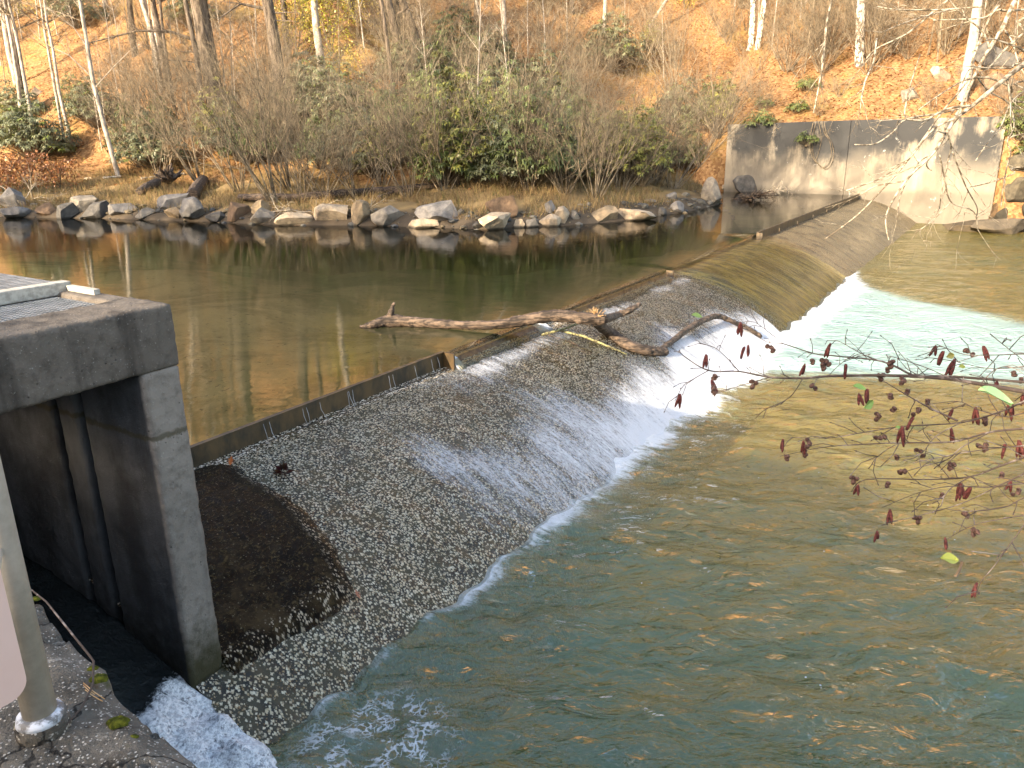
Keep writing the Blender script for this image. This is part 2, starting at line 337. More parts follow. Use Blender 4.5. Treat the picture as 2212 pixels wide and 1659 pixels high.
def mat_ground():
    g = G('leaf_litter_ground'); p = g.pos(); n1 = g.noise(p, .16, 5, .6); n2 = g.noise(p, 1.1, 6, .65); vc = g.n('ShaderNodeSeparateColor', Color=g.voro(p, 9, 'F1', 'Color')).outputs
    d = g.attr('bank')                              # metres back from the water
    leaf = g.mix(vc[0], (.15, .072, .03), (.33, .195, .09)); leaf = g.mix(g.rng(n2, .5, .7, 0, .7), leaf, (.15, .08, .04))
    leaf = g.mix(g.rng(g.math('ADD', g.math('MULTIPLY', n1, .6), g.math('MULTIPLY', n2, .4)), .5, .66, 0, .5), leaf, (.34, .25, .07))
    grass = g.mix(n2, (.10, .07, .035), (.30, .21, .10)); grass = g.mix(g.rng(n2, .55, .7, 0, .5), grass, (.10, .10, .03))
    mud = g.mix(n2, (.035, .028, .02), (.13, .10, .07))
    col = g.mix(g.rng(g.math('ADD', d, n2), 1.0, 2.2), mud, grass); col = g.mix(g.rng(g.math('ADD', d, g.math('MULTIPLY', n2, 4)), 7, 10), col, leaf)
    col = g.mix(g.rng(d, -.75, -.25, 1, 0), col, g.mix(n2, (.13, .15, .04), (.30, .26, .10)))
    return g.end(g.bsdf(col, .95, g.bump(g.math('ADD', n2, g.math('MULTIPLY', vc[1], .3)), .8, .08), .1))
M_GROUND = mat_ground()
def mat_bed():
    g = G('golden_river_bed'); p = g.pos(); n1 = g.noise(p, .35, 5, .6, .5); n2 = g.noise(p, 2.4, 5, .65); n3 = g.noise(g.map(p, (1, 1, 1)), 9, 4, .6)
    y = g.attr('deep')
    col = g.mix(g.rng(n1, .40, .60), (.76, .56, .25), (.38, .31, .12)); col = g.mix(g.math('MULTIPLY', g.rng(n2, .45, .7), .6), col, (.72, .54, .26))
    col = g.mix(g.rng(n3, .6, .7, 0, .6), col, (.05, .05, .02))
    col = g.mix(y, col, g.mix(n2, (.075, .115, .03), (.20, .23, .075)))
    return g.end(g.bsdf(col, .9, g.bump(n2, .5, .1), .1))
M_BED = mat_bed()
def water_shader(g, nrm, tint, rough=.02, ior=1.33):
    f = g.n('ShaderNodeFresnel', IOR=ior); g.set(f.inputs['Normal'], nrm)
    t = g.n('ShaderNodeBsdfTransparent', Color=tint); r = g.n('ShaderNodeBsdfGlossy', Roughness=rough); g.set(r.inputs['Normal'], nrm)
    x = g.n('ShaderNodeMixShader'); g.set(x.inputs[0], f.outputs[0]); g.set(x.inputs[1], t.outputs[0]); g.set(x.inputs[2], r.outputs[0]); return x.outputs[0]
def mixsh(g, f, a, b):
    x = g.n('ShaderNodeMixShader'); g.set(x.inputs[0], f); g.set(x.inputs[1], a); g.set(x.inputs[2], b); return x.outputs[0]
def mat_pond():
    g = G('still_pond_water'); p = g.pos(); dirv = math.atan2(A3[1], A3[0])
    n1 = g.noise(g.map(p, (.8, 2.6, 1)), 2.0, 3, .5, .4); n2 = g.noise(g.map(p, (1, 2.6, 1)), 9, 3, .55, .3)
    calm = g.rng(g.noise(p, .22, 3, .5), .35, .65, .35, 1)
    nr = g.bump(g.math('ADD', n1, g.math('MULTIPLY', n2, .16)), g.math('MULTIPLY', calm, .16), .028)
    return g.end(water_shader(g, nr, (.93, .91, .74), .012, 1.75))
M_POND = mat_pond()
def mat_down():
    g = G('rippled_tailwater'); p = g.pos()
    uv = g.n('ShaderNodeUVMap', {'uv_map': 'UVMap'}).outputs[0]
    n1 = g.noise(g.map(p, (.9, 1.8, 1), (0, 0, .25)), 2.6, 3, .5, 1.2); n2 = g.noise(g.map(p, (1, 1.9, 1), (0, 0, .2)), 10, 3, .55, .8)
    nr = g.bump(g.math('ADD', n1, g.math('MULTIPLY', n2, .22)), g.rng(g.noise(p, .55, 3, .5, .6), .36, .64, .45, 1.0), .15)
    wsh = water_shader(g, nr, (.80, .82, .60), .03, 1.75)
    dp = g.attr('deep'); tn = g.noise(g.map(p, (.7, 1.7, 1), (0, 0, .2)), 1.4, 5, .6, 1.2)
    turb = g.mix(g.rng(g.math('ADD', g.math('MULTIPLY', tn, 1.3), g.math('MULTIPLY', dp, .42)), .62, 1.06), (.25, .195, .05), (.095, .155, .075))
    td = g.n('ShaderNodeBsdfDiffuse', Color=turb); g.set(td.inputs['Normal'], nr)
    f2 = g.n('ShaderNodeFresnel', IOR=1.75); g.set(f2.inputs['Normal'], nr); gl = g.n('ShaderNodeBsdfGlossy', Roughness=.03); g.set(gl.inputs['Normal'], nr)
    wsh = mixsh(g, .5, wsh, mixsh(g, f2.outputs[0], td.outputs[0], gl.outputs[0]))
    fo = g.attr('foam'); ae = g.attr('milk')
    fn = g.noise(g.map(uv, (2.6, .9, 1)), 3.2, 7, .68, 1.3); fm = g.noise(uv, 42, 4, .7, .6)
    fn = g.math('ADD', g.math('MULTIPLY', fn, .75), g.math('MULTIPLY', fm, .25))
    mask = g.rng(g.math('ADD', fn, fo), .86, 1.16)
    wv = g.n('ShaderNodeVectorMath', {'operation': 'MULTIPLY_ADD'}); g.set(wv.inputs[0], g.noise(uv, 9, 4, .6, 0, 1)); wv.inputs[1].default_value = (.16, .16, 0); g.set(wv.inputs[2], uv)
    cell = g.voro(wv.outputs[0], 19, 'DISTANCE_TO_EDGE'); lace = g.math('MULTIPLY', g.rng(cell, .03, g.math('MULTIPLY', g.noise(uv, 7, 3), .34), 1, 0), g.rng(g.attr('lace'), .2, .8))
    lace = g.math('MULTIPLY', lace, g.rng(g.noise(uv, 5, 5, .65, .5), .45, .55))
    bub = g.math('MULTIPLY', g.rng(g.voro(uv, 5.5), .035, .06, 1, 0), g.rng(g.noise(g.map(uv, (.8, .3, 1)), 1.3, 3), .5, .6)); bub = g.math('MULTIPLY', bub, .85)
    mask = g.math('MAXIMUM', mask, g.math('MAXIMUM', lace, bub))
    foam = g.bsdf((.66, .70, .74), .5, g.bump(fn, 1.0, .10), .3)
    milk = g.bsdf(g.mix(fn, (.16, .28, .26), (.38, .52, .49)), .3, nr, .5)
    return g.end(mixsh(g, mask, mixsh(g, g.math('MULTIPLY', g.rng(g.math('ADD', ae, g.math('MULTIPLY', g.math('SUBTRACT', fn, .5), .9)), .1, .8), .9), wsh, milk), foam))
M_DOWN = mat_down()
def mat_film():
    g = G('thin_rushing_water'); uv = g.n('ShaderNodeUVMap', {'uv_map': 'UVMap'}).outputs[0]
    n1 = g.noise(g.map(uv, (6, 1.3, 1)), 1.6, 7, .75, .7); n2 = g.noise(g.map(uv, (30, 9, 1)), 2.2, 5, .75, .5)
    nn = g.math('ADD', g.math('MULTIPLY', n1, .45), g.math('MULTIPLY', n2, .55)); f = g.attr('foam')
    nr = g.bump(nn, .8, .035); ws = water_shader(g, nr, (.98, .98, .93), .08, 1.2)
    mask = g.math('MULTIPLY', g.rng(g.math('ADD', nn, f), .56, .84), .80)
    return g.end(mixsh(g, mask, ws, g.bsdf((.66, .68, .72), .45, nr, .4)))
M_FILM = mat_film()
def mat_sheet():
    g = G('glassy_falling_water'); uv = g.n('ShaderNodeUVMap', {'uv_map': 'UVMap'}).outputs[0]
    n1 = g.noise(g.map(uv, (16, .8, 1)), 1.5, 5, .6, .2); n2 = g.noise(g.map(uv, (50, 1.6, 1)), 1, 3, .6); f = g.attr('foam')
    nr = g.bump(g.math('ADD', n1, g.math('MULTIPLY', n2, .25)), .35, .03); ws = water_shader(g, nr, (.92, .86, .66), .05)
    mask = g.rng(g.math('ADD', g.math('ADD', g.math('MULTIPLY', n1, .5), g.math('MULTIPLY', n2, .5)), f), .95, 1.15)
    return g.end(mixsh(g, g.math('MULTIPLY', mask, .8), ws, g.bsdf((.8, .82, .84), .4, nr, .4)))
M_SHEET = mat_sheet()
def mat_chute():
    g = G('churning_chute_water'); p = g.pos(); f = g.attr('foam'); n1 = g.noise(p, 9, 6, .7, .8); n2 = g.noise(p, 38, 4, .7)
    nn = g.math('ADD', g.math('MULTIPLY', n1, .6), g.math('MULTIPLY', n2, .4)); nr = g.bump(nn, .9, .06)
    dk = g.bsdf((.008, .012, .012), .08, nr, .5); wh = g.bsdf(g.mix(g.rng(n2, .4, .6), (.5, .52, .56), (.85, .86, .88)), .35, nr, .5)
    return g.end(mixsh(g, g.rng(g.math('ADD', nn, f), .95, 1.15), dk, wh))
M_CHUTE = mat_chute()
# ------------------------------------------------------------------ terrain
_bk = [(-300, 468), (0, 470), (230, 473), (437, 480), (600, 487), (750, 488), (890, 491), (1060, 497), (1110, 491), (1212, 489), (1340, 479), (1440, 464), (1480, 460), (1560, 441)]
BANK = [(-160.0, 66.0), (-60.0, 48.0)] + [tuple(atZ(u, v, 0)[:2]) for u, v in _bk[1:]] + [tuple(W(37.15, s, 0)[:2]) for s in (-7.6, -6.0, 0.0, 5.3)]
BANK += [tuple(atZ(2150, 493, ZD)[:2]), tuple(atZ(2212, 505, ZD)[:2]), tuple(atZ(2400, 525, ZD)[:2]), (48.0, 27.0), (160.0, 20.0)]
BANK = np.array(BANK)
POLY = np.concatenate([BANK, [(160, 360), (-160, 360)]])
def far_d(x, y):
    x = np.asarray(x, float); y = np.asarray(y, float); best = np.full(np.broadcast(x, y).shape, 1e9)
    for (ax, ay), (bx, by) in zip(BANK[:-1], BANK[1:]):
        ex, ey = bx - ax, by - ay; t = np.clip(((x - ax) * ex + (y - ay) * ey) / (ex * ex + ey * ey), 0, 1)
        best = np.minimum(best, np.hypot(x - ax - t * ex, y - ay - t * ey))
    ins = np.zeros(best.shape, bool)
    n = len(POLY)
    for i in range(n):
        (x0, y0), (x1, y1) = POLY[i], POLY[(i + 1) % n]
        c = ((y0 > y) != (y1 > y)); 
        if y1 != y0: ins ^= c & (x < (x1 - x0) * (y - y0) / (y1 - y0) + x0)
    return np.where(ins, best, -best)
PX = [-8, -3, -1.2, 0, .5, 1.5, 4, 7.5, 10, 14, 26, 130, 150]
PZ = [-2.6, -2.2, -1.5, -.05, .28, .55, .85, 1.1, 1.7, 3.6, 11.2, 96.0, 100]
def ground_far(x, y):
    d = far_d(x, y); s = (np.asarray(x) - O3[0]) * N3[0] + (np.asarray(y) - O3[1]) * N3[1]
    z = np.interp(d, PX, PZ) + (fbm(x * .35, y * .35, 0, 3, 4) - .5) * np.clip(d * .25, 0.06, 2.2) + (fbm(x * 1.7, y * 1.7, 0, 5, 3) - .5) * np.clip(d * .12, 0.0, .35)
    z = z - 1.35 * sm(s, .6, 2.2) * (1 - sm(d, 1, 9)) + 2.2 * sm(s, 5.5, 12) * sm(d, .5, 6)
    return z, d
def ground_fill(x, y):
    a = (np.asarray(x) - O3[0]) * A3[0] + (np.asarray(y) - O3[1]) * A3[1]; s = (np.asarray(x) - O3[0]) * N3[0] + (np.asarray(y) - O3[1]) * N3[1]
    z = 3.05 + .52 * (a - 37.2) + (fbm(x * .5, y * .5, 0, 9, 4) - .5) * .8 * sm(a, 37.3, 39)
    side = 3.6 * sm(-s, 6.6, 9.5) + 3.9 * sm(s, 5.5, 8.0)
    return np.where(a < 37.2, -9.0, z - side)
def ground(x, y): return max(float(ground_far(x, y)[0]), float(ground_fill(x, y)))
def hit(u, v, floor=0.0, tmin=12):
    d = ray(u, v) / 1690.0; P = CAM + d * tmin; T = np.arange(tmin, 120, .12)
    X = CAM[0] + d[0] * T; Y = CAM[1] + d[1] * T; Z = CAM[2] + d[2] * T
    g = np.maximum(np.maximum(ground_far(X, Y)[0], ground_fill(X, Y)), floor); k = np.argmax(Z <= g)
    if not (Z <= g).any(): k = len(T) - 1
    return np.array([X[k], Y[k], g[k]])
xs = np.concatenate([np.arange(-140, -62, 4.0), np.arange(-62, -30, 1.0), np.arange(-30, 32, .42), np.arange(32, 62, 1.0), np.arange(62, 144, 4.0)])
ys = np.concatenate([np.arange(20, 56, .42), np.arange(56, 100, 1.4), np.arange(100, 176, 3.0)])
X, Y = np.meshgrid(xs, ys, indexing='ij'); Z, D = ground_far(X, Y)
tag(grid_obj('hillside', np.stack([X, Y, Z], -1), M_GROUND, attrs={'bank': D}), kind='structure')
aa = np.concatenate([[37.21], np.arange(37.5, 75, .45)]); ss = np.arange(-11, 11, .3)
A_, S_ = np.meshgrid(aa, ss, indexing='ij'); X = O3[0] + A3[0] * A_ + N3[0] * S_; Y = O3[1] + A3[1] * A_ + N3[1] * S_
Zf = ground_fill(X, Y); GT = np.stack([X, Y, Zf], -1); sk = []
for t in (1, .75, .5, .25):
    o_ = sm(-ss, 6.6, 7.3) + sm(ss, 5.5, 6.2); a_ = 37.21 - 1.5 * o_ * t; q = O3[None] + A3[None] * a_[:, None] + N3[None] * ss[:, None]; q[:, 2] = GT[0, :, 2] * (1 - t) - 1.6 * t + (fbm(ss * 2, ss * 0 + t * 5, 0, 15, 3) - .5) * 1.0 * o_; sk.append(q)
GT = np.concatenate([np.array(sk), GT], 0); tag(grid_obj('terrace', GT, M_GROUND, attrs={'bank': np.where(np.arange(GT.shape[0])[:, None] < 0, 2.5, 12.0) * np.ones(GT.shape[:2])}), kind='structure')
# near bank and the unseen wooded ridge, raised and notched to shape the shade
def ground_near(x, y):
    t = -(x * LH[0] + y * LH[1]); a = (x - O3[0]) * A3[0] + (y - O3[1]) * A3[1]
    z = 1.45 + np.interp(t, [3, 12, 42, 60], [0, 3, 17.0, 18.2]) * (1 - .17 * (1 - sm(x * LH[1] - y * LH[0], -14.5, -10)) * sm(t, 8, 20)) + (fbm(x * .2, y * .2, 0, 21, 4) - .5) * np.clip(t * .1, 0, 3)
    return np.minimum(z, -1.4 + 1.6 * np.clip(-3.75 - a, 0, 99))
aa = np.concatenate([np.arange(-95, -12, 1.5), np.arange(-12, -3.7, .4)]); ss = np.arange(-70, 75, 1.2)
A_, S_ = np.meshgrid(aa, ss, indexing='ij'); X = O3[0] + A3[0] * A_ + N3[0] * S_; Y = O3[1] + A3[1] * A_ + N3[1] * S_
tag(grid_obj('near_bank', np.stack([X, Y, ground_near(X, Y)], -1), M_GROUND, attrs={'bank': np.full(X.shape, 12.0)}), kind='structure')
# river bed (deep = where green pools stand)
aa = np.arange(-8, 60, .5); ss = np.concatenate([np.arange(-60, -6, 1.0), np.arange(-6, -.3, .3)])
A_, S_ = np.meshgrid(aa, ss, indexing='ij'); X = O3[0] + A3[0] * A_ + N3[0] * S_; Y = O3[1] + A3[1] * A_ + N3[1] * S_
hb = fbm(X * .3, Y * .3, 0, 31, 4)
Z = -.75 + (hb - .5) * .9 - .5 * sm(A_, 6, 14) ; Zc = np.minimum(Z, -.16)
tag(grid_obj('river_bed', np.stack([X, Y, Zc], -1), M_BED, attrs={'deep': np.clip(sm(A_, 6, 14) * .9 - .3 * (hb - .5) + .0, 0, 1) * .85}), kind='structure')
ss = np.arange(1.2, 55, .5); aa = np.arange(-12, 62, .5)
A_, S_ = np.meshgrid(aa, ss, indexing='ij'); X = O3[0] + A3[0] * A_ + N3[0] * S_; Y = O3[1] + A3[1] * A_ + N3[1] * S_
hb = fbm(X * .35, Y * .35, 0, 41, 4); Z = -2.05 + (hb - .5) * .7
dp = np.clip((1 - sm(A_, .5, 5.5)) * .85 + .9 * (fbm(X * .3, Y * .3, 0, 44, 3) - .52), 0, 1)
tag(grid_obj('tailwater_bed', np.stack([X, Y, Z], -1), M_BED, attrs={'deep': dp}), kind='structure')

# ------------------------------------------------------------------ water
def spill_drop(a):                                 # how far the surface falls at the crest
    return .055 * sm(a, 4.05, 4.3) * (1 - sm(a, 12.5, 12.9)) + .10 * sm(a, 12.5, 13.4) * (1 - sm(a, 19.3, 19.95))
aa = np.concatenate([np.arange(-60, -2, 4.0), np.arange(-2, 37.0, .2), [36.99]]); ss = np.array([-70, -40, -20, -10, -5, -3, -2, -1.4, -1, -.7, -.5, -.35, -.22, -.12, -.045])
A_, S_ = np.meshgrid(aa, ss, indexing='ij'); Z = -spill_drop(A_) * np.exp(np.minimum(S_, 0) / .45)
tag(grid_obj('pond_water', np.stack([O3[0] + A3[0] * A_ + N3[0] * S_, O3[1] + A3[1] * A_ + N3[1] * S_, Z], -1), M_POND), kind='structure')
# tailwater with real ripples
aa = np.concatenate([np.arange(-7, 12, .085), np.arange(12, 38, .22), np.arange(38, 70, 1.5)]); ss = np.concatenate([np.arange(2.35, 11, .085), np.arange(11, 24, .22), np.arange(24, 60, 1.5)])
A_, S_ = np.meshgrid(aa, ss, indexing='ij'); X = O3[0] + A3[0] * A_ + N3[0] * S_; Y = O3[1] + A3[1] * A_ + N3[1] * S_
sh = S_ - 2.67
amp = .10 * (1 - .55 * sm(A_, 8, 30)) * (1 - .5 * sm(A_, 20, 22))
Z = ZD + amp * ((fbm(X * 1.0 + Y * .1, Y * 1.8 + X * .4, 0, 51, 3) - .5) * 1.7 + (fbm(X * 2.8, Y * 4.6 + X * 1.1, 0, 55, 3) - .5) * 1.0)
wid = np.interp(A_, [-2, 0, 2, 4, 6.5, 8, 10, 13, 19, 21, 23, 37], [.1, .24, .5, .7, .85, .95, 1.1, 1.3, 1.6, .5, .15, .1])
st = np.interp(A_, [-2, 0, 1.5, 3, 6, 9, 12, 19, 21, 23, 37], [.2, .42, .6, .68, .7, .72, .8, .8, .6, .2, .1])
foam = (st + .9 * (fbm(A_ * 1.1, S_ * .5, 0, 65, 3) - .52) * (1 - sm(A_, 12, 13))) * np.exp(-(np.maximum(sh, 0) / (wid * .72)) ** 1.3)
pl_lo = np.interp(sh, [0, .6, 2.4, 5, 12], [8.3, 8.9, 9.9, 10.6, 12]); pl_hi = np.interp(sh, [-.3, 1.7, 4.4, 12], [20.6, 18.5, 16.8, 14.5])
plume = sm(A_, pl_lo - .3, pl_lo + 1.6) * (1 - sm(A_, pl_hi - 1.4, pl_hi + .4)) * (1 - sm(sh, 7, 12))
foam = np.maximum(foam, plume * (.07 + .30 * np.exp(-sh / 1.6) + .14 * np.exp(-((sh - 4.4) / 1.3) ** 2)))
blob = np.exp(-((A_ + 1.05) / .55) ** 2 - ((S_ - 3.3) / .55) ** 2); sl = np.exp(-((A_ + 2.2) / .7) ** 2 - ((S_ - 2.9) / 1.0) ** 2)
foam = np.maximum(foam, np.maximum(sl * .75, .42 * np.exp(-((A_ + 1.15) / .45) ** 2 - ((S_ - 3.1) / .42) ** 2)))
Z = Z + .05 * foam * (fbm(A_ * 5, S_ * 4, 0, 61, 3)) + .03 * plume * (fbm(A_ * 2.2, S_ * 2.2, 0, 63, 3) - .5) * 2
tag(grid_obj('tailwater', np.stack([X, Y, Z], -1), M_DOWN, uv=np.stack([A_, S_], -1), attrs={'foam': foam, 'milk': np.maximum(plume, foam * .6), 'lace': np.clip(blob * 1.25, 0, 1), 'deep': np.clip((1 - sm(A_, -.5, 6)) * .8 + .5 * (fbm(X * .3, Y * .3, 0, 44, 3) - .5), 0, 1)}), kind='structure')

# ------------------------------------------------------------------ the spillway dam
DAM = thing('spillway_dam', W(18, 0, -.6), 'low concrete spillway dam crusted with pale pebbles, crossing the river', 'dam')
aa = np.concatenate([np.arange(-1.62, 10, .07), np.arange(10, 37.05, .15)]); aa[-1] = 36.99
ss = np.concatenate([[-.45, -.45, -.3, -.1, -.02], np.arange(.05, 4.6, .08)])
A_, S_ = np.meshgrid(aa, ss, indexing='ij'); Z = prof(S_) + (fbm(A_ * 1.3, S_ * 1.3, 0, 71, 4) - .5) * .07 * sm(S_, .1, .6) + (fbm(A_ * 9, S_ * 9, 0, 75, 3) - .5) * .022 * sm(S_, .05, .3)
Z = Z - .0 ; Z[:, 0] = -1.8
X = O3[0] + A3[0] * A_ + N3[0] * S_; Y = O3[1] + A3[1] * A_ + N3[1] * S_
dm = grid_obj('spillway_face', np.stack([X, Y, Z], -1), M_DAM, uv=np.stack([A_, S_], -1)); under(dm, DAM)
# dark slab against the pier
aa = np.linspace(-1.355, .42, 70); ss = np.linspace(.06, 2.34, 90); A_, S_ = np.meshgrid(aa, ss, indexing='ij')
edge = np.interp(S_, [0, .3, .9, 1.4, 1.8, 2.1, 2.34], [.05, .32, .26, .22, .14, -.02, -.25]) + (fbm(S_ * 2.2, S_ * 0, 0, 81, 3) - .5) * .20
hh = .105 * sm(edge - A_, -.02, .28) * sm(S_, 0, .3) * (1 - sm(S_ + .06 * (fbm(A_ * 3, A_ * 0, 0, 87, 3) - .5), 2.10, 2.28) * 1.5) - .06 * sm(A_ - edge, .0, .12)
Z = prof(S_) + hh + (fbm(A_ * 2.4, S_ * 2.4, 0, 83, 4) - .5) * .075 * sm(edge - A_, 0, .3) + (fbm(A_ * 14, S_ * 14, 0, 85, 3) - .5) * .018
sl_ = grid_obj('dark_slab', np.stack([O3[0] + A3[0] * A_ + N3[0] * S_, O3[1] + A3[1] * A_ + N3[1] * S_, Z], -1), M_SLAB, uv=np.stack([A_, S_], -1), attrs={'rim': np.maximum(1 - sm(edge - A_, .0, .30), sm(S_, 1.85, 2.2))}); under(sl_, DAM); sl_['label'] = 'dark wet algae covered slab beside the concrete pier'
def board(a0, a1, z1, name='crest_board', mt=None):
    b = MB(); b.lbox(a0, a1, -.012, .012, -.24, z1); b.lbox(a0, a1, .013, .11, -.192, -.176); b.lbox(a0, a1, -.03, .03, z1 + .001, z1 + .016)
    o = b.build(name, mt or M_STEEL); under(o, DAM); return o
board(-1.34, 4.16, .04); board(4.165, 6.72, -.095, mt=M_ALGAE); board(7.95, 12.65, -.105, mt=M_ALGAE); board(19.95, 36.95, .045)
b = MB(); b.lbox(4.16, 4.19, -.02, .2, -.2, .045); b.lbox(12.655, 12.69, -.02, .16, -.2, -.03); b.lbox(19.915, 19.948, -.02, .16, -.2, .045)
for a in np.arange(22, 36, 2.4): b.lbox(a, a + .05, .115, .14, -.22, -.02)
under(b.build('board_post', M_STEEL), DAM)
# water pouring over the boards and the open gap
def curtain(a0, a1, ztop, s_end, thick=.0):
    aa = np.arange(a0, a1, .06); t = np.linspace(0, 1, 16); A_, T_ = np.meshgrid(aa, t, indexing='ij')
    jit = (fbm(A_ * 5, T_ * .6, 0, 91, 3) - .5)
    S_ = -.045 + (s_end + .045 + .06 * jit) * T_ ** .75; zb = prof(s_end) + .01
    Z = ztop - (ztop - zb) * np.clip(T_ * 1.02, 0, 1) ** 1.9 + .012 * jit
    fo = .22 * sm(T_, .35, 1) + .12 * jit
    return A_, S_, Z, fo, T_
WB = []
for a0, a1, zt in ((4.2, 6.74, -.055), (7.9, 12.66, -.06)):
    A_, S_, Z, fo, T_ = curtain(a0, a1, zt, .34)
    o = grid_obj('falling_water', np.stack([O3[0] + A3[0] * A_ + N3[0] * S_, O3[1] + A3[1] * A_ + N3[1] * S_, Z], -1), M_SHEET, uv=np.stack([A_, S_ - Z], -1), attrs={'foam': fo})
    tag(o, kind='structure')
aa = np.arange(12.62, 19.97, .1); ss = np.concatenate([np.linspace(-.045, .6, 12), np.linspace(.68, 2.75, 34)]); A_, S_ = np.meshgrid(aa, ss, indexing='ij')
th = np.interp(S_, [-.05, .3, .9, 1.6, 2.8], [.10, .17, .17, .12, .06]); rid = (fbm(A_ * 3.2, S_ * .35, 0, 95, 3) - .5) * .045 * sm(S_, .2, 1.2)
Z = prof(S_) + .03 + (th - .03 + rid) * sm(A_, 12.62, 13.3); Z = np.where(S_ < 0, np.maximum(Z, -.10), Z)
fo = -.12 + .42 * sm(S_, 2.25, 2.7) + .16 * sm(A_, 17.5, 19.8) * sm(S_, .9, 2.0)
tag(grid_obj('glassy_overflow', np.stack([O3[0] + A3[0] * A_ + N3[0] * S_, O3[1] + A3[1] * A_ + N3[1] * S_, Z], -1), M_SHEET, uv=np.stack([A_, S_], -1), attrs={'foam': fo}), kind='structure')
aa = np.arange(-1.6, 12.75, .07); ss = np.arange(.2, 2.82, .06); A_, S_ = np.meshgrid(aa, ss, indexing='ij')
Z = prof(S_) + .028 + (fbm(A_ * 1.3, S_ * 1.3, 0, 71, 4) - .5) * .07 * sm(S_, .1, .6) + (fbm(A_ * 6, S_ * 3, 0, 97, 3) - .5) * .03
n_ = fbm(A_ * .9, S_ * .7, 0, 99, 3) - .5
fo = np.interp(A_, [-.5, .7, 1.6, 2.6, 4.5, 9, 12.7], [-.4, -.2, .0, .09, .13, .13, .10]) * 1.0 + .34 * (sm(S_, .9, 2.6) - .45) * sm(A_, .8, 3.0) + .5 * n_ + .14 * np.exp(-((S_ - .5) / .25) ** 2) * sm(A_, 4, 4.6)
tag(grid_obj('thin_overflow', np.stack([O3[0] + A3[0] * A_ + N3[0] * S_, O3[1] + A3[1] * A_ + N3[1] * S_, Z], -1), M_FILM, uv=np.stack([A_, S_], -1), attrs={'foam': fo}), kind='structure')
# leaks and side jets
b = MB(); rg = random.Random(5)
for a in (.9, 1.5, 1.62, 2.2, 2.25, 2.9, 3.5, 3.9):
    for k in range(rg.randint(1, 2)):
        q = a + rg.uniform(-.15, .15); b.tube([W(q, .04, .02), W(q, .045 + rg.uniform(0, .03), -.05 - rg.uniform(0, .06)), W(q + rg.uniform(-.02, .02), .07 + rg.uniform(0, .06), -.19)], [.002, .003, .003 + .003 * rg.random()], 4)
for k in range(26):
    q = 4.2 + rg.uniform(0, .16); b.tube([W(q, .0, -.03), W(q + .02, .1, -.07), W(q + rg.uniform(-.05, .06), .22 + rg.uniform(0, .14), -.24)], [.008, .01, .014], 4)
for k in range(34):
    q = 6.62 + rg.uniform(0, .3); b.tube([W(q, .0, -.06), W(q + .02, .1, -.1), W(q + rg.uniform(-.05, .08), .24 + rg.uniform(0, .16), -.27)], [.008, .01, .015], 4)
def mat_jet():
    g = G('splashing_water'); return g.end(mixsh(g, .45, water_shader(g, g.bump(g.noise(g.pos(), 60, 2), .5, .01), (.95, .96, .96)), g.bsdf((.8, .83, .87), .3)))
M_JET = mat_jet()
tag(b.build('leaking_water', M_JET, smooth=True), kind='structure')
# chute water in the intake bay
aa = np.arange(-3.52, -1.36, .045); ss = np.arange(-.4, 4.6, .05); A_, S_ = np.meshgrid(aa, ss, indexing='ij')
zc = np.interp(S_, [-.4, .3, 1.2, 2.0, 2.5, 3.0, 5], [-.40, -.42, -.55, -.80, -.98, -1.12, -1.17])
chm = sm(S_, 1.5, 2.1); Z = zc + (fbm(A_ * 4, S_ * 4, 0, 101, 4) - .5) * (.08 + .22 * chm) + (fbm(A_ * 16, S_ * 16, 0, 103, 3) - .5) * .09 * chm
Z = np.where((A_ > -1.62) , Z - .5 * sm(A_, -1.64, -1.40) , Z)
fo = -.30 + .95 * sm(S_ + .25 * (A_ + 2.4), 1.75, 2.25) + .35 * np.exp(-((S_ - 1.1) / .28) ** 2 - ((A_ + 2.6) / .3) ** 2) - .3 * sm(S_, 3.5, 4.5)
tag(grid_obj('chute_water', np.stack([O3[0] + A3[0] * A_ + N3[0] * S_, O3[1] + A3[1] * A_ + N3[1] * S_, Z], -1), M_CHUTE, attrs={'foam': fo}), kind='structure')

# ------------------------------------------------------------------ concrete intake bay
def bevel(o, wd, seg=2):
    md = o.modifiers.new('bevel', 'BEVEL'); md.width = wd; md.segments = seg; md.limit_method = 'ANGLE'; return o
TEXC = bpy.data.textures.new('concrete_lumps', 'CLOUDS'); TEXC.noise_scale = .09; TEXC.noise_depth = 4
def roughen(o, vox=.021, st=.020):
    md = o.modifiers.new('bevel', 'BEVEL'); md.width = .022; md.segments = 2; md.limit_method = 'ANGLE'
    rm = o.modifiers.new('remesh', 'REMESH'); rm.mode = 'VOXEL'; rm.voxel_size = vox; rm.use_smooth_shade = True
    ds = o.modifiers.new('lumps', 'DISPLACE'); ds.texture = TEXC; ds.texture_coords = 'GLOBAL'; ds.strength = st; ds.mid_level = .5
TEXW = bpy.data.textures.new('wood_lumps', 'CLOUDS'); TEXW.noise_scale = .07; TEXW.noise_depth = 4
def gnarl(o, st=.03, lv=2):
    sb = o.modifiers.new('dense', 'SUBSURF'); sb.subdivision_type = 'SIMPLE'; sb.levels = lv; sb.render_levels = lv
    ds = o.modifiers.new('lumps', 'DISPLACE'); ds.texture = TEXW; ds.texture_coords = 'GLOBAL'; ds.strength = st; ds.mid_level = .5
    return o
def extrude(poly, z0, z1):                        # plan polygon in (a, s)
    b = MB(); n = len(poly); b.v = [tuple(W(a, s, z0)) for a, s in poly] + [tuple(W(a, s, z1)) for a, s in poly]
    b.face(tuple(range(n))[::-1]); b.face(tuple(range(n, 2 * n)))
    for i in range(n): j = (i + 1) % n; b.face((i, j, n + j, n + i))
    return b
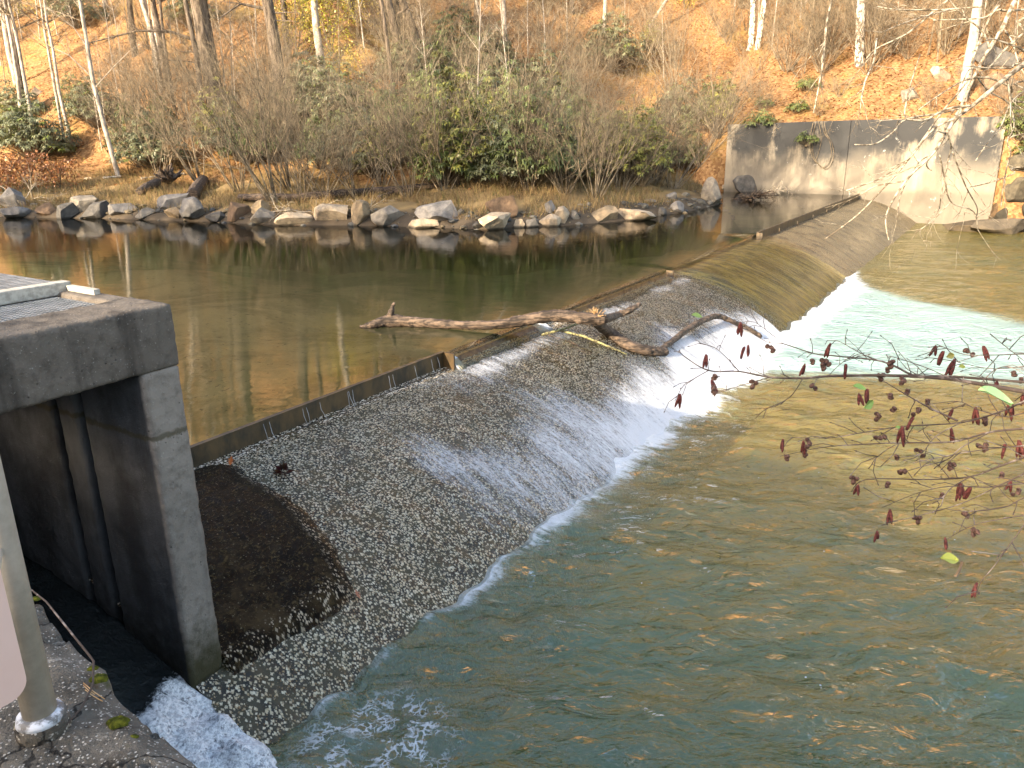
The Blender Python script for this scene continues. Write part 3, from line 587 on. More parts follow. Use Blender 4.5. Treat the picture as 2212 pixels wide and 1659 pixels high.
BAY = thing('intake_bay', W(-2.4, 1.0, -1.2), 'weathered concrete intake bay with grated deck over a dark opening', 'intake structure')
ZT = 1.985
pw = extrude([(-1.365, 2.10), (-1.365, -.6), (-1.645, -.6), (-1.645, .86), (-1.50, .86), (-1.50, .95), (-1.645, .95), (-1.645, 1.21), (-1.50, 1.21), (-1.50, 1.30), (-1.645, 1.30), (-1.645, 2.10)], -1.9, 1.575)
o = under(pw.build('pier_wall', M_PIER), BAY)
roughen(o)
# lintel over the opening and deck ring
def rough_box(name, a0, a1, s0, s1, z0, z1, mat, nd=.010, bev=.03):
    b = MB(); b.lbox(a0, a1, s0, s1, z0, z1); o = b.build(name, mat); under(o, BAY); bevel(o, bev, 3)
    return o
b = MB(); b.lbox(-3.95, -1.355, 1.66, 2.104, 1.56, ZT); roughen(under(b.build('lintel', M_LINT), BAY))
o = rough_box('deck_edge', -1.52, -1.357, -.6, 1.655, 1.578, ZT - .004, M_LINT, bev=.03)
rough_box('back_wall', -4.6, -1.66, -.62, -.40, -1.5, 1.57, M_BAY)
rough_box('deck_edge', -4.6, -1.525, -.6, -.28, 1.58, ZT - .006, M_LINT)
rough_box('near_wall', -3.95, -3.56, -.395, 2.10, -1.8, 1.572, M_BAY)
def grating(a0, a1, s0, s1, z, na, ns, bw, h):
    b = MB()
    for a in np.linspace(a0, a1, na): b.lbox(a - bw / 2, a + bw / 2, s0, s1, z - h, z)
    for s in np.linspace(s0, s1, ns): b.lbox(a0 - .01, a1 + .01, s - bw / 2, s + bw / 2, z - h + .004, z + .0015)
    o = under(b.build('deck_grating', M_GRATE), BAY); return o
grating(-3.6, -1.555, 1.06, 1.63, ZT - .03, 58, 16, .013, .03)['label'] = 'fine square mesh grating nearest the front edge'
grating(-3.6, -1.47, -.2, .90, ZT + .05, 34, 22, .030, .02)['label'] = 'raised coarse grating with dark holes at the back'
b = MB(); b.lbox(-3.6, -1.41, .925, 1.025, ZT - .03, ZT + .06); bevel(under(b.build('timber_bar', M_TIMBER), BAY), .008)
b = MB(); b.lbox(-1.455, -1.412, 1.04, 1.38, ZT - .002, ZT + .035); b2 = MB(); b2.lbox(-1.455, -1.412, 1.382, 1.53, ZT - .002, ZT + .034)
o = under(b.build('edge_strip', M_TIMBER), BAY); q = b2.build('blue_end', M_BLUE); q.parent = o; q.matrix_parent_inverse = Matrix.Translation(BAY.location).inverted()
# ------------------------------------------------------------------ near ledge, post, plate
aa = np.concatenate([np.linspace(-7.5, -4.2, 14), np.linspace(-4.15, -3.5, 60)]); ss = np.linspace(2.2, 7.5, 400); A_, S_ = np.meshgrid(aa, ss, indexing='ij')
edge = -3.42 - .17 * (S_ - 4.3) - .05 * np.abs(fbm(S_ * 3.0, 0 * S_, 0, 111, 4) - .5) * 2
Z = 1.70 + (fbm(A_ * 5, S_ * 5, 0, 113, 5) - .5) * .06 - .02 * (1 - sm(np.abs(fbm(A_ * 3, S_ * 3, 0, 115, 4) - .5), 0, .03))
Aw = A_ * 1.0; last = A_ - (-3.5); Aw = np.where(A_ > -4.2, -4.2 + (A_ + 4.2) / .7 * (edge + 4.2), A_)
Z = Z - .035 * sm(A_, -3.58, -3.5)
row = np.stack([O3[0] + A3[0] * Aw + N3[0] * S_, O3[1] + A3[1] * Aw + N3[1] * S_, Z], -1)
dn = []
for dz in (.05, .15, .35, .7, 1.3, 2.2, 3.4):
    e = row[-1].copy(); e[:, 2] -= dz; off = (fbm(ss * 5, ss * 0 + dz * 6, 0, 117, 4) - .5) * .05
    e[:, :2] += A3[None, :2] * off[:, None]; dn.append(e)
row = np.concatenate([row, np.array(dn)], 0)
tag(grid_obj('concrete_ledge', row, M_LEDGE), 'rough mossy concrete ledge under the railing post', 'ledge')
PB = atZ(95, 1575, 1.70); POST = thing('railing_post', PB, 'worn grey metal pipe post standing in a silvery collar on the ledge', 'post')
b = MB(); b.tube([(0, 0, -.02), (.0, 0, .5), (0, 0, 1.35)], [.036, .036, .036], 24); pp = b.build('pipe', M_PIPE, POST, True)
b = MB(); b.tube([(0, 0, -.02), (0, 0, .03), (0, 0, .034)], [.058, .056, .05], 24); b.build('footing_ring', M_LEDGE, POST, True)
b = MB(); b.tube([(0, 0, .03), (0, 0, .046), (0, 0, .052)], [.053, .049, .040], 24); b.build('sealant_collar', M_SEAL, POST, True)
# faded plate fixed to the post
PL = thing('blank_plate', W(-3.80, 4.83, 2.05), 'faded pink rounded metal plate fixed beside the pipe post', 'plate')
b = MB(); w_, h_, r_ = .34, .42, .035; pts = []
for cx, cy, t0 in ((w_ - r_, h_ - r_, 0), (r_, h_ - r_, 90), (r_, r_, 180), (w_ - r_, r_, 270)):
    for k in range(7): t = math.radians(t0 + 15 * k); pts.append((cx + r_ * math.cos(t), cy + r_ * math.sin(t)))
P0 = atD(62, 1493, 1.52); ax_ = -A3; nn_ = N3
for side in (0, .004):
    for x, y in pts: q = P0 + ax_ * x + np.array([0, 0, y]) + nn_ * side; b.v.append(tuple(q - np.array(PL.location)))
n = len(pts); b.face(tuple(range(n))); b.face(tuple(range(2 * n - 1, n - 1, -1)))
for i in range(n): j = (i + 1) % n; b.face((i, n + i, n + j, j))
b.build('plate_sheet', M_SIGN, PL)
b = MB(); e = P0 + np.array([0, 0, .2]); b.tube([tuple(e - np.array(PL.location) + ax_ * .03), tuple(np.array(PB) + np.array([0, 0, e[2] - PB[2]]) - np.array(PL.location))], [.008, .008], 8); b.build('bracket', M_PIPE, PL)
# moss cushions, twig on the ledge
def moss(u, v, wpx, lab, z=1.70):
    P = atZ(u, v, z); r = wpx / 1690 * np.dot(P - CAM, fw) / 2; b = MB(); k = 26; rr = np.linspace(0, 1, 14); G_ = np.zeros((len(rr), k + 1, 3))
    for i, q in enumerate(rr):
        for j in range(k + 1):
            t = 2 * math.pi * j / k; R = r * q * (.8 + .4 * float(vn(math.cos(t) * 2 + u, math.sin(t) * 2, 0, 3)))
            G_[i, j] = (R * math.cos(t), R * math.sin(t) * .8, r * .42 * (1 - q ** 2.5) + (float(fbm(R * math.cos(t) * 90, R * math.sin(t) * 90, 0, 4, 2)) - .5) * r * .18 - .006)
    o = grid_obj('moss_cushion', G_, M_MOSS); o.location = tuple(P); tag(o, lab, 'moss', 'moss cushions on the ledge')
moss(254, 1556, 50, 'bright green moss cushion right of the pipe post')
moss(214, 1462, 40, 'dull moss cushion at the ledge edge under the twig'); moss(200, 1440, 26, 'small brown moss tuft just above the dull cushion'); moss(288, 1588, 22, 'little moss tuft below the bright cushion'); moss(78, 1290, 24, 'moss tuft at the top of the ledge edge')
tw = [(54, 1263, 1.76), (100, 1300, 1.80), (157, 1371, 1.80), (190, 1412, 1.78), (202, 1428, 1.77), (201, 1480, 1.74), (175, 1530, 1.72), (143, 1566, 1.715)]
b = MB(); b.tube([atZ(*q) for q in tw], [.0018, .0025, .0026, .0028, .003, .0026, .0024, .002], 6); tag(b.build('bare_twig', M_CATKIN if False else M_ALDER, smooth=True), 'thin bent brown twig lying over the ledge edge', 'twig')
b = MB()
for p, q in (((180, 1475), (226, 1510)), ((184, 1490), (222, 1515)), ((180, 1480), (205, 1500))): b.tube([atZ(*p, 1.725), atZ((p[0] + q[0]) / 2, (p[1] + q[1]) / 2 + 2, 1.73), atZ(*q, 1.715)], [.0012] * 3, 4)
tag(b.build('pine_needles', M_SPLINT), 'brown pine needle cluster lying beside the dull moss', 'needles')

# ------------------------------------------------------------------ far abutment wall
WALL = thing('abutment_wall', W(37.2, 0, 0), 'tall stained grey concrete abutment wall at the far end of the dam', 'wall')
for s0, s1, z0, z1a, z1b in ((-6.62, -.727, -1.6, 3.33, 3.42), (-.720, 5.56, -1.9, 3.42, 3.46)):
    b = MB(); P = [W(37, s0, z0), W(37, s1, z0), W(37.34, s1, z0), W(37.34, s0, z0), W(37, s0, z1a), W(37, s1, z1b), W(37.34, s1, z1b), W(37.34, s0, z1a)]
    b.v = [tuple(p) for p in P]
    for f in ((0, 3, 2, 1), (4, 5, 6, 7), (0, 1, 5, 4), (1, 2, 6, 5), (2, 3, 7, 6), (3, 0, 4, 7)): b.face(f)
    bevel(under(b.build('wall_panel', M_WALL), WALL), .03)
def spline(P, k=5):
    Q = []; P = [np.asarray(p, float) for p in P]
    for i in range(len(P) - 1):
        p0, p1, p2, p3 = P[max(i - 1, 0)], P[i], P[i + 1], P[min(i + 2, len(P) - 1)]
        for j in range(k): t = j / k; Q.append(.5 * ((2 * p1) + (p2 - p0) * t + (2 * p0 - 5 * p1 + 4 * p2 - p3) * t * t + (3 * p1 - p0 - 3 * p2 + p3) * t ** 3))
    Q.append(P[-1]); return Q
# ------------------------------------------------------------------ boulders
def ico(sub):
    import bmesh
    bm = bmesh.new(); bmesh.ops.create_icosphere(bm, subdivisions=sub, radius=1); V = np.array([v.co[:] for v in bm.verts]); F = [tuple(v.index for v in f.verts) for f in bm.faces]; bm.free(); return V, F
ICO = ico(4)
def rock_mesh(seed, cuts=14):
    r = np.random.default_rng(seed); V = ICO[0].copy()
    for k in range(cuts):
        n = r.normal(size=3); n /= np.linalg.norm(n); d = r.uniform(.42, .8); t = V @ n - d; V = V - np.outer(np.where(t > 0, t, 0), n)
    V = V + V * ((fbm(V[:, 0] * 3 + seed, V[:, 1] * 3, V[:, 2] * 3, seed, 4) - .5) * .16)[:, None]
    V -= (V.max(0) + V.min(0)) / 2; V /= (V.max(0) - V.min(0)); return V
TAN, GREY, BLUE, BROWN, PALE, DARK = (.31, .25, .17), (.24, .225, .20), (.19, .19, .195), (.20, .14, .095), (.42, .36, .28), (.10, .10, .10)
def rock(u0, u1, v0, v1, colr, lab, seed, floor=0.0, tilt=0.0, group='boulders along the far bank', cat='boulder', name='boulder'):
    vb = v1 - (v1 - v0) * .05; P = hit((u0 + u1) / 2, vb, floor); D = np.dot(P - CAM, fw); wd = (u1 - u0) / 1690 * D * .98; ht = (v1 - v0) / 1690 * D * 1.05
    V = rock_mesh(seed); b = MB(); sc = np.array([wd, max(wd * .75, ht), ht * 1.3]); V = V * sc
    c, s = math.cos(tilt), math.sin(tilt); V = np.stack([V[:, 0] * c - V[:, 2] * s, V[:, 1], V[:, 0] * s + V[:, 2] * c], 1)
    b.v = [tuple(q) for q in V]; b.f = ICO[1]; b.c = [(1, 1, 1)] * len(b.f); b.m = [0] * len(b.f)
    o = b.build(name, M_ROCK); P = P + np.array([fw[0], fw[1], 0]) * sc[1] * .42
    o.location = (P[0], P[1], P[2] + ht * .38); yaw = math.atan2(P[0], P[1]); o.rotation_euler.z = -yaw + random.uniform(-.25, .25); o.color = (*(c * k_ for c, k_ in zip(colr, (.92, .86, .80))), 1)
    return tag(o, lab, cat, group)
RK = [(-8, 46, 413, 456, BLUE, 'large blue-grey boulder standing at the left edge of the far bank'), (-4, 55, 451, 473, BLUE, 'flat blue-grey boulder at the waterline below the leftmost tall boulder'),
 (72, 118, 445, 471, BROWN, 'brown boulder at the waterline left of the darker tan one'), (116, 163, 444, 475, DARK, 'dark tan boulder at the waterline under the big layered grey one'),
 (144, 206, 430, 460, GREY, 'layered grey boulder sitting above two waterline stones at left'), (168, 236, 441, 475, DARK, 'dark slate-grey boulder with a rounded top at the waterline at left'),
 (230, 290, 447, 471, BLUE, 'low pale blue-grey boulder right of the dark slate one'), (332, 404, 423, 455, BLUE, 'big flat-topped blue-grey boulder below the cut log end'),
 (353, 394, 452, 478, TAN, 'tan boulder at the waterline just left of the leaning blue slab'), (386, 439, 434, 482, BLUE, 'leaning pointed blue-grey slab below the log end', .45),
 (485, 539, 447, 483, BROWN, 'brown boulder with an undercut pale foot, alone between slab and mossy stone'), (541, 584, 440, 468, TAN, 'mossy tan boulder behind the shrub base, above a grey one'),
 (537, 598, 456, 487, GREY, 'grey waterline boulder under the mossy tan one'), (585, 668, 465, 490, PALE, 'long low pale boulder with white sticks across it'),
 (668, 754, 448, 488, PALE, 'large pale wedge-shaped boulder right of the white sticks', .12), (754, 798, 442, 489, TAN, 'upright tan boulder wedged between two wide pale ones'),
 (797, 882, 452, 491, GREY, 'wide light grey boulder with dry grass hanging over it', -.1), (893, 998, 443, 489, BLUE, 'biggest blue-grey boulder with a hollow in its top'),
 (878, 952, 475, 494, PALE, 'low flat tan slab at the waterline before the biggest blue boulder'), (1052, 1120, 435, 477, BROWN, 'tilted brown-topped slab leaning behind the pale faceted boulder', .35),
 (1032, 1108, 468, 500, PALE, 'pale faceted boulder nearest the camera on the far bank'), (1108, 1136, 476, 493, PALE, 'small pale stone right of the faceted boulder'),
 (1135, 1164, 477, 492, GREY, 'small grey stone left of the square pale block'), (1157, 1214, 467, 491, PALE, 'square pale block at the waterline in mid bank'),
 (1196, 1230, 452, 486, PALE, 'rounded pale boulder leaning on the square block'), (1176, 1203, 438, 463, BLUE, 'small blue stone perched behind the rounded pale boulder'),
 (1232, 1254, 462, 480, GREY, 'small grey stone left of the big tan block'), (1262, 1340, 452, 481, TAN, 'big tan block with a shadowed foot right of the pale stones'),
 (1335, 1423, 456, 479, PALE, 'long flat pale slab under the right-hand shrub'), (1422, 1442, 450, 466, DARK, 'small dark stone at the end of the long pale slab'),
 (1448, 1480, 439, 463, BLUE, 'small blue-grey boulder where the bank turns toward the wall'), (1438, 1464, 417, 431, BLUE, 'small blue stone up on the grass behind the bank turn'),
 (1518, 1564, 392, 445, GREY, 'tall grey boulder left of the wall'), (1552, 1590, 391, 415, PALE, 'pale slab resting on the tall grey boulder near the wall'), (1588, 1648, 384, 418, DARK, 'dark grey boulder against the foot of the wall'),
 (1020, 1040, 480, 497, DARK, 'dark little stone left of the pale faceted boulder'), (288, 332, 452, 472, GREY, 'gravelly grey stone below the flat-topped blue boulder'), (440, 486, 462, 482, DARK, 'low dark stone between the leaning slab and the undercut boulder')]
for i, t in enumerate(RK): rock(*t[:6], seed=100 + i, tilt=t[6] if len(t) > 6 else 0)
RH = [(-4, 42, 215, 246, PALE, 'white boulder on the sunlit slope at the left edge'), (30, 56, 220, 252, PALE, 'leaning white boulder next to the left-edge one on the slope'), (60, 90, 192, 212, PALE, 'small pale boulder higher up the left slope'), (-4, 14, 255, 300, PALE, 'pale boulder half hidden at the left edge below the white ones'),
 (2014, 2060, 148, 184, PALE, 'pale boulder on the slope left of the grey trunk'), (2112, 2212, 99, 145, DARK, 'big dark slab boulder at the upper right edge'), (2130, 2204, 166, 214, BROWN, 'brown boulder below the big dark slab at right'), (1950, 1990, 196, 222, GREY, 'mossy grey boulder low on the slope above the wall')]
for i, t in enumerate(RH): rock(*t[:6], seed=200 + i, group='boulders on the wooded slope')
rock(2150, 2215, 430, 485, (.34, .21, .10), 'orange-brown boulder right of the wall end', 301, ZD, group='rocks beside the wall'); rock(2052, 2135, 482, 502, TAN, 'low ledge rock at the foot of the wall end', 302, ZD, group='rocks beside the wall'); rock(2118, 2240, 478, 508, PALE, 'long pale ledge rock at the waterline right of the wall', 303, ZD, group='rocks beside the wall')

for i, (a, s, z, sx, lab) in enumerate(((36.5, 6.25, -.75, 1.1, 'dark boulder wedged against the foot of the wall end'), (36.7, 6.5, .35, 1.2, 'brown boulder stacked halfway up beside the wall end'), (36.9, 6.3, 1.5, .9, 'mossy boulder beside the upper half of the wall end'), (36.3, 7.3, -.3, 1.3, 'dark boulder at the right edge below the stacked brown one'), (36.8, 7.5, 1.1, 1.3, 'dark boulder at the right edge beside the wall'))):
    b = MB(); V = rock_mesh(330 + i) * np.array([sx, sx * .8, sx * 1.05]); b.v = [tuple(q) for q in V]; b.f = ICO[1]; b.c = [(1, 1, 1)] * len(b.f); b.m = [0] * len(b.f); o = b.build('boulder', M_ROCK); o.location = tuple(W(a, s, z)); o.color = (.10, .085, .06, 1); tag(o, lab, 'boulder', 'rocks beside the wall')
# ------------------------------------------------------------------ woody growth
def rvec(r): 
    v = Vector((r.gauss(0, 1), r.gauss(0, 1), r.gauss(0, 1))); return v.normalized()
def grow(b, p, d, L, r0, lvl, r, P):
    k = max(3, int(L / P['seg'][lvl])); pts = [p.copy()]; rad = [r0]; d = d.normalized(); tip = P.get('tip', .25)
    dirs = [d.copy()]
    for i in range(k):
        d = (d + rvec(r) * P['wob'][lvl] + Vector((0, 0, 1)) * P['up'][lvl]).normalized(); p = p + d * (L / k); pts.append(p.copy()); dirs.append(d.copy()); rad.append(r0 * (1 - (1 - tip) * (i + 1) / k))
    b.tube(pts, rad, P['n'][lvl], False)
    if lvl + 1 < len(P['ch']) + 1 and lvl < len(P['ch']):
        for c in range(P['ch'][lvl]):
            t = r.uniform(P['t0'][lvl], 1.0); i = min(k - 1, int(t * k)); f = t * k - i; q = pts[i].lerp(pts[i + 1], f); dd = dirs[i + 1]
            side = rvec(r); side = (side - dd * side.dot(dd)).normalized(); an = r.uniform(*P['ang'][lvl])
            nd = dd * math.cos(an) + side * math.sin(an)
            grow(b, q, nd, L * r.uniform(*P['len'][lvl]) * (1.15 - .5 * t), max(rad[i] * P['rr'][lvl], P.get('rmin', .003)), lvl + 1, r, P)
    return pts
SHR = dict(seg=[.45, .35, .25, .2], wob=[.12, .16, .2, .2], up=[.03, .04, .03, .02], n=[5, 3, 3, 3], ch=[7, 5, 3], t0=[.22, .15, .1], ang=[(.35, .8), (.4, .9), (.4, .9)], len=[(.3, .6), (.35, .6), (.3, .6)], rr=[.5, .6, .7], rmin=.0035)
def shrub(seed, stems, H, spread, lean=(0, 0), P=SHR, r0=.026):
    r = random.Random(seed); b = MB()
    for i in range(stems):
        t = 2 * math.pi * r.random(); k = spread * math.sqrt(r.random()); d = Vector((math.cos(t) * k + lean[0], math.sin(t) * k + lean[1], 1))
        grow(b, Vector((math.cos(t) * .25 * r.random(), math.sin(t) * .25 * r.random(), -.1)), d, H * r.uniform(.7, 1.1) * (1 + .2 * k), r0 * r.uniform(.6, 1.2), 0, r, P)
    return b
protos = [shrub(1, 15, 4.4, .85), shrub(2, 12, 4.8, .6, (-.5, 0)), shrub(3, 13, 4.2, .9, (.35, 0)), shrub(4, 10, 3.6, .7), shrub(5, 16, 3.4, 1.0)]
for i in range(len(protos)): protos[i] = protos[i].build('bare_shrub', M_TWIG)
used = set()
def place(protos_i, P, rot, sc, lab, cat, grp, protos, tilt=None):
    o = protos[protos_i]; key = o.name
    if key in used: return tag(dup(o, P, rot, sc, lab, grp, tilt), lab, cat, grp)
    used.add(key); o.location = tuple(P); o.rotation_euler = (tilt[0] if tilt else 0, tilt[1] if tilt else 0, rot); o.scale = sc if isinstance(sc, tuple) else (sc, sc, sc); return tag(o, lab, cat, grp)
GS = 'bare shrubs on the far bank'
SH = [(1, 592, 440, 1.12, 0, 'big bare grey shrub leaning left from the pale sticks on the bank'), (0, 650, 436, .95, 1.0, 'bare upright shrub right of the left-leaning one, behind the wedge boulder'), (4, 700, 425, .95, 2, 'low tangled bare shrub behind the upright tan boulder'),
 (3, 520, 415, 1.1, .4, 'bare shrub behind the undercut brown boulder'), (0, 775, 430, 1.0, 2.4, 'bare shrub rising behind the light grey boulder with hanging grass'), (3, 885, 425, 1.15, .3, 'slender bare shrub behind the biggest blue boulder'), (4, 935, 405, .9, 1.4, 'low bare shrub beside the long bank log'),
 (0, 1283, 428, 1.05, .2, 'large spreading bare shrub behind the big tan block'), (2, 1345, 415, 1.0, 0, 'bare shrub leaning right over the long flat pale slab'), (4, 1220, 420, .85, .8, 'low bare shrub left of the large spreading one'), (3, 1140, 412, .95, 1.7, 'small bare shrub between the tilted slab and the square block'),
 (2, 1455, 408, 1.1, -.2, 'bare shrub leaning right toward the wall from the bank turn'), (0, 1510, 388, .95, 1.2, 'bare shrub just left of the tall grey boulder'), (1, 430, 395, 1.1, .1, 'bare shrub behind the log with the cut end'), (3, 345, 385, 1.0, 2.8, 'thin bare shrub left of the rootwad'), (4, 1405, 395, .8, 2.1, 'tangled bare shrub behind the bank turn'), (1, 620, 410, 1.2, .5, 'tall bare shrub behind the left-leaning one'), (0, 1340, 395, 1.1, 2.9, 'tall bare shrub behind the right-leaning one'), (0, 820, 405, 1.15, .9, 'tall bare shrub behind the two bank logs')]
SH += [(3, 960, 408, 1.15, .5, 'bare shrub standing before the yellow-green bush'), (0, 1040, 402, 1.05, 1.9, 'bare shrub standing before the bright green upright bush'), (1, 1105, 406, 1.1, 2.5, 'bare leaning shrub behind the square pale block'), (3, 1190, 404, 1.2, 3.4, 'tall bare shrub left behind the large spreading one'), (0, 1420, 402, 1.0, 4.0, 'bare shrub above the small dark stone at the bank turn')]
for k, u, v, sc, rot, lab in SH: place(k, hit(u, v), rot, sc, lab, 'shrub', GS, protos)
rr = random.Random(11)
for i in range(44):                                # thicket behind
    u = rr.uniform(230, 1900); v = rr.uniform(150, 372)
    if u > 1560: v = rr.uniform(110, 225)
    if u < 420: v = rr.uniform(250, 360)
    if 860 < u < 1540: v = rr.uniform(120, 260)
    place(rr.randrange(5), hit(u, v), rr.uniform(0, 6.3), rr.uniform(.85, 1.3), 'bare brown shrub in the tangled thicket up the slope', 'shrub', 'bare shrubs in the thicket on the slope', protos)
for i in range(100):
    u = rr.uniform(-40, 2212) if i < 70 else rr.uniform(1500, 2230); v = rr.uniform(-30, 130)
    place(rr.randrange(5), hit(u, v), rr.uniform(0, 6.3), rr.uniform(.4, .95), 'small bare shrub in the leaf litter high on the hillside', 'shrub', 'small bare shrubs high on the hillside', protos)
for i in range(16):
    u = rr.uniform(1580, 2230); v = rr.uniform(150, 255)
    place(rr.randrange(5), hit(u, v), rr.uniform(0, 6.3), rr.uniform(.22, .42), 'small bare shrub on the ground above the concrete wall', 'shrub', 'small bare shrubs above the wall', protos)
# saplings
SAP = dict(seg=[.6, .4, .3], wob=[.03, .10, .15], up=[.02, .06, .04], n=[5, 3, 3], ch=[14, 5], t0=[.25, .2], ang=[(.5, .95), (.4, .8)], len=[(.14, .26), (.3, .5)], rr=[.38, .55], tip=.18, rmin=.004)
def sapling(seed, H, r0, mat):
    r = random.Random(seed); b = MB(); grow(b, Vector((0, 0, -.2)), Vector((r.uniform(-.08, .08), r.uniform(-.05, .05), 1)), H, r0, 0, r, SAP); return b.build('bare_sapling', mat)
saps = [sapling(31, 8, .055, M_BARKP), sapling(32, 6.5, .045, M_TWIG), sapling(33, 7.5, .05, M_BARKP), sapling(34, 5, .03, M_TWIG)]
for i in range(80):
    u = rr.uniform(-40, 2230) if i > 20 else rr.uniform(-40, 520); v = rr.uniform(40, 340)
    if u > 1560: v = rr.uniform(20, 160)
    place(rr.randrange(4), hit(u, v), rr.uniform(0, 6.3), rr.uniform(.6, 1.15), 'thin bare sapling standing on the leaf-covered slope', 'sapling', 'thin bare saplings on the slope', saps)
# trees with trunks traced at their own distance on the slope
CRN = dict(seg=[.9, .6, .45], wob=[.14, .17, .2], up=[.05, .05, .03], n=[4, 3, 3], ch=[8, 6], t0=[.2, .15], ang=[(.4, .9), (.4, .9)], len=[(.3, .55), (.35, .6)], rr=[.5, .55], rmin=.006)
def tree(path, wpx, mat, label, H=12.0, base=None, limbs=(), crown=14, seed=0, dmg=1.0):
    r = random.Random(seed); P = hit(*(base or path[-1])); D = np.dot(P - CAM, fw); Yp = P[1]
    pts = [atY(u, v, Yp) for u, v in path][::-1]; pts[0] = P.copy(); pts = [P - np.array([0, 0, .4])] + pts
    R0 = wpx / 1690 * D / 2; root = thing('bare_tree', P, label, 'tree')
    d = (pts[-1] - pts[-3] if len(pts) > 3 else pts[-1] - pts[-2]); d = d / np.linalg.norm(d); top = pts[-1]; n0 = len(pts)
    while top[2] < P[2] + H: top = top + d * 1.0 + np.array([r.uniform(-.08, .08), r.uniform(-.08, .08), 0]); pts.append(top)
    pts = [Vector(p - P) for p in pts]; S = []
    for i in range(len(pts) - 1):
        for k in range(3): S.append(pts[i].lerp(pts[i + 1], k / 3))
    S.append(pts[-1]); n = len(S); rad = [R0 * (1.25 if i < 2 else 1.05 - .75 * (i / n)) for i in range(n)]
    b = MB(); b.tube(S, rad, 10); b.build('trunk', mat, root, True)
    b = MB()
    for c in range(crown):
        i = int(n * r.uniform(.45, .97)); t = r.uniform(0, 6.28)
        grow(b, S[i], Vector((math.cos(t), math.sin(t), r.uniform(.2, .9))), H * r.uniform(.18, .36), max(rad[i] * .4, .02), 0, r, CRN)
    if crown: b.build('crown', M_TWIG if mat is not M_BARK else M_BARK, root)
    for lp, w0 in limbs:
        q = [Vector(atY(u, v, Yp - .35 * j) - P) for j, (u, v) in enumerate(lp)]; b = MB(); rad_ = [w0 / 1690 * D / 2 * (1 - .7 * j / (len(q) - 1)) for j in range(len(q))]
        b.tube(q, rad_, 6)
        for j in range(1, len(q)):
            for c in range(3): grow(b, q[j], (q[j] - q[j - 1]).normalized() + rvec(r) * .8, .9, rad_[j] * .5, 1, r, CRN)
        b.build('limb', mat, root)
    return root
TR = [([(430, 0), (442, 80), (455, 150), (468, 235)], 40, M_BARK, 'thick dark trunk with a long drooping limb reaching left', 13, [([(440, 118), (415, 85), (370, 69), (300, 66), (255, 77), (195, 92)], 9), ([(450, 128), (415, 112), (385, 112)], 5), ([(448, 140), (400, 132), (340, 129)], 4)]),
 ([(577, 0), (588, 60), (600, 150), (612, 220), (630, 292)], 30, M_BARK, 'tall dark grey trunk standing among the shrubs left of centre', 13, [([(575, 20), (520, 8), (478, 36)], 7), ([(590, 28), (640, 26)], 4), ([(592, 44), (640, 46)], 3)]),
 ([(612, 0), (616, 60), (622, 130)], 14, M_BARK, 'thinner dark trunk right behind the tall grey one', 11, []),
 ([(400, 0), (412, 60), (425, 120), (440, 260)], 13, M_BARK, 'thin grey trunk close to the left of the limbed trunk', 11, []),
 ([(306, 0), (322, 50), (335, 110), (350, 200)], 13, M_BARKP, 'slender pale brown trunk behind the drooping limb tip', 11, []),
 ([(172, 0), (184, 70), (200, 170), (222, 260), (255, 380)], 11, M_BARKP, 'tall pale sapling-tree leaning left, tallest of the pale trunks at left', 10, [([(188, 100), (160, 60), (120, 30)], 3), ([(197, 165), (150, 120), (90, 90)], 3), ([(205, 190), (240, 150), (280, 110)], 2.5)]),
 ([(8, 0), (25, 90), (38, 170), (52, 300)], 9, M_BARKP, 'pale trunk near the left edge beside the white boulders', 10, []),
 ([(18, 0), (40, 100), (58, 200), (76, 300)], 9, M_BARKP, 'second pale trunk from the left edge, right of its twin', 10, []),
 ([(102, 50), (115, 110), (128, 200), (158, 326)], 8, M_BARKP, 'pale slim trunk in the middle of the left group', 9, []), ([(95, 60), (108, 130), (122, 210), (142, 322)], 7, M_BARKP, 'thinner pale trunk just left of the slim middle one', 9, []),
 ([(345, 0), (352, 70), (362, 140), (378, 240)], 8, M_BARK, 'thin dark stem between the drooping limb and the left group', 9, []),
 ([(823, 0), (832, 60), (841, 130), (850, 200)], 10, M_BARK, 'thinnest of the three dark trunks in the middle', 11, []), ([(838, 0), (852, 60), (868, 115), (890, 190)], 19, M_BARK, 'middle one of the three dark trunks in the middle', 12, [([(860, 30), (880, 18), (893, 24)], 5)]),
 ([(868, 0), (888, 50), (905, 110), (915, 150), (930, 205)], 20, M_BARK, 'rightmost and thickest of the three leaning dark trunks', 12, []),
 ([(1087, 0), (1089, 50), (1092, 96)], 11, M_BARKP, 'straight grey trunk high on the slope right of the dark evergreen', 11, []), ([(1028, 0), (1034, 30), (1042, 60)], 6, M_BARKP, 'pale thin trunk high on the slope left of the straight grey one', 9, []),
 ([(1627, 0), (1626, 45), (1622, 98)], 14, M_BIRCH, 'left stem of the mottled birch pair above the wall', 10, []), ([(1652, 0), (1645, 50), (1636, 106)], 13, M_BIRCH, 'right stem of the mottled birch pair above the wall', 10, []),
 ([(1860, 0), (1858, 70), (1856, 140)], 21, M_BIRCH, 'pale mottled birch trunk straight above the wall', 10, []), ([(2113, 0), (2103, 80), (2090, 150), (2078, 216)], 23, M_BARKP, 'smooth grey trunk leaning right above the wall end', 11, []),
 ([(1440, 0), (1420, 30), (1400, 62)], 7, M_BARKP, 'pale leaning stem high on the slope right of centre', 8, [])]
for i, (pa, w_, mt, lab, H, lb) in enumerate(TR): tree(pa, w_, mt, lab, H, None, lb, 12, 400 + i)
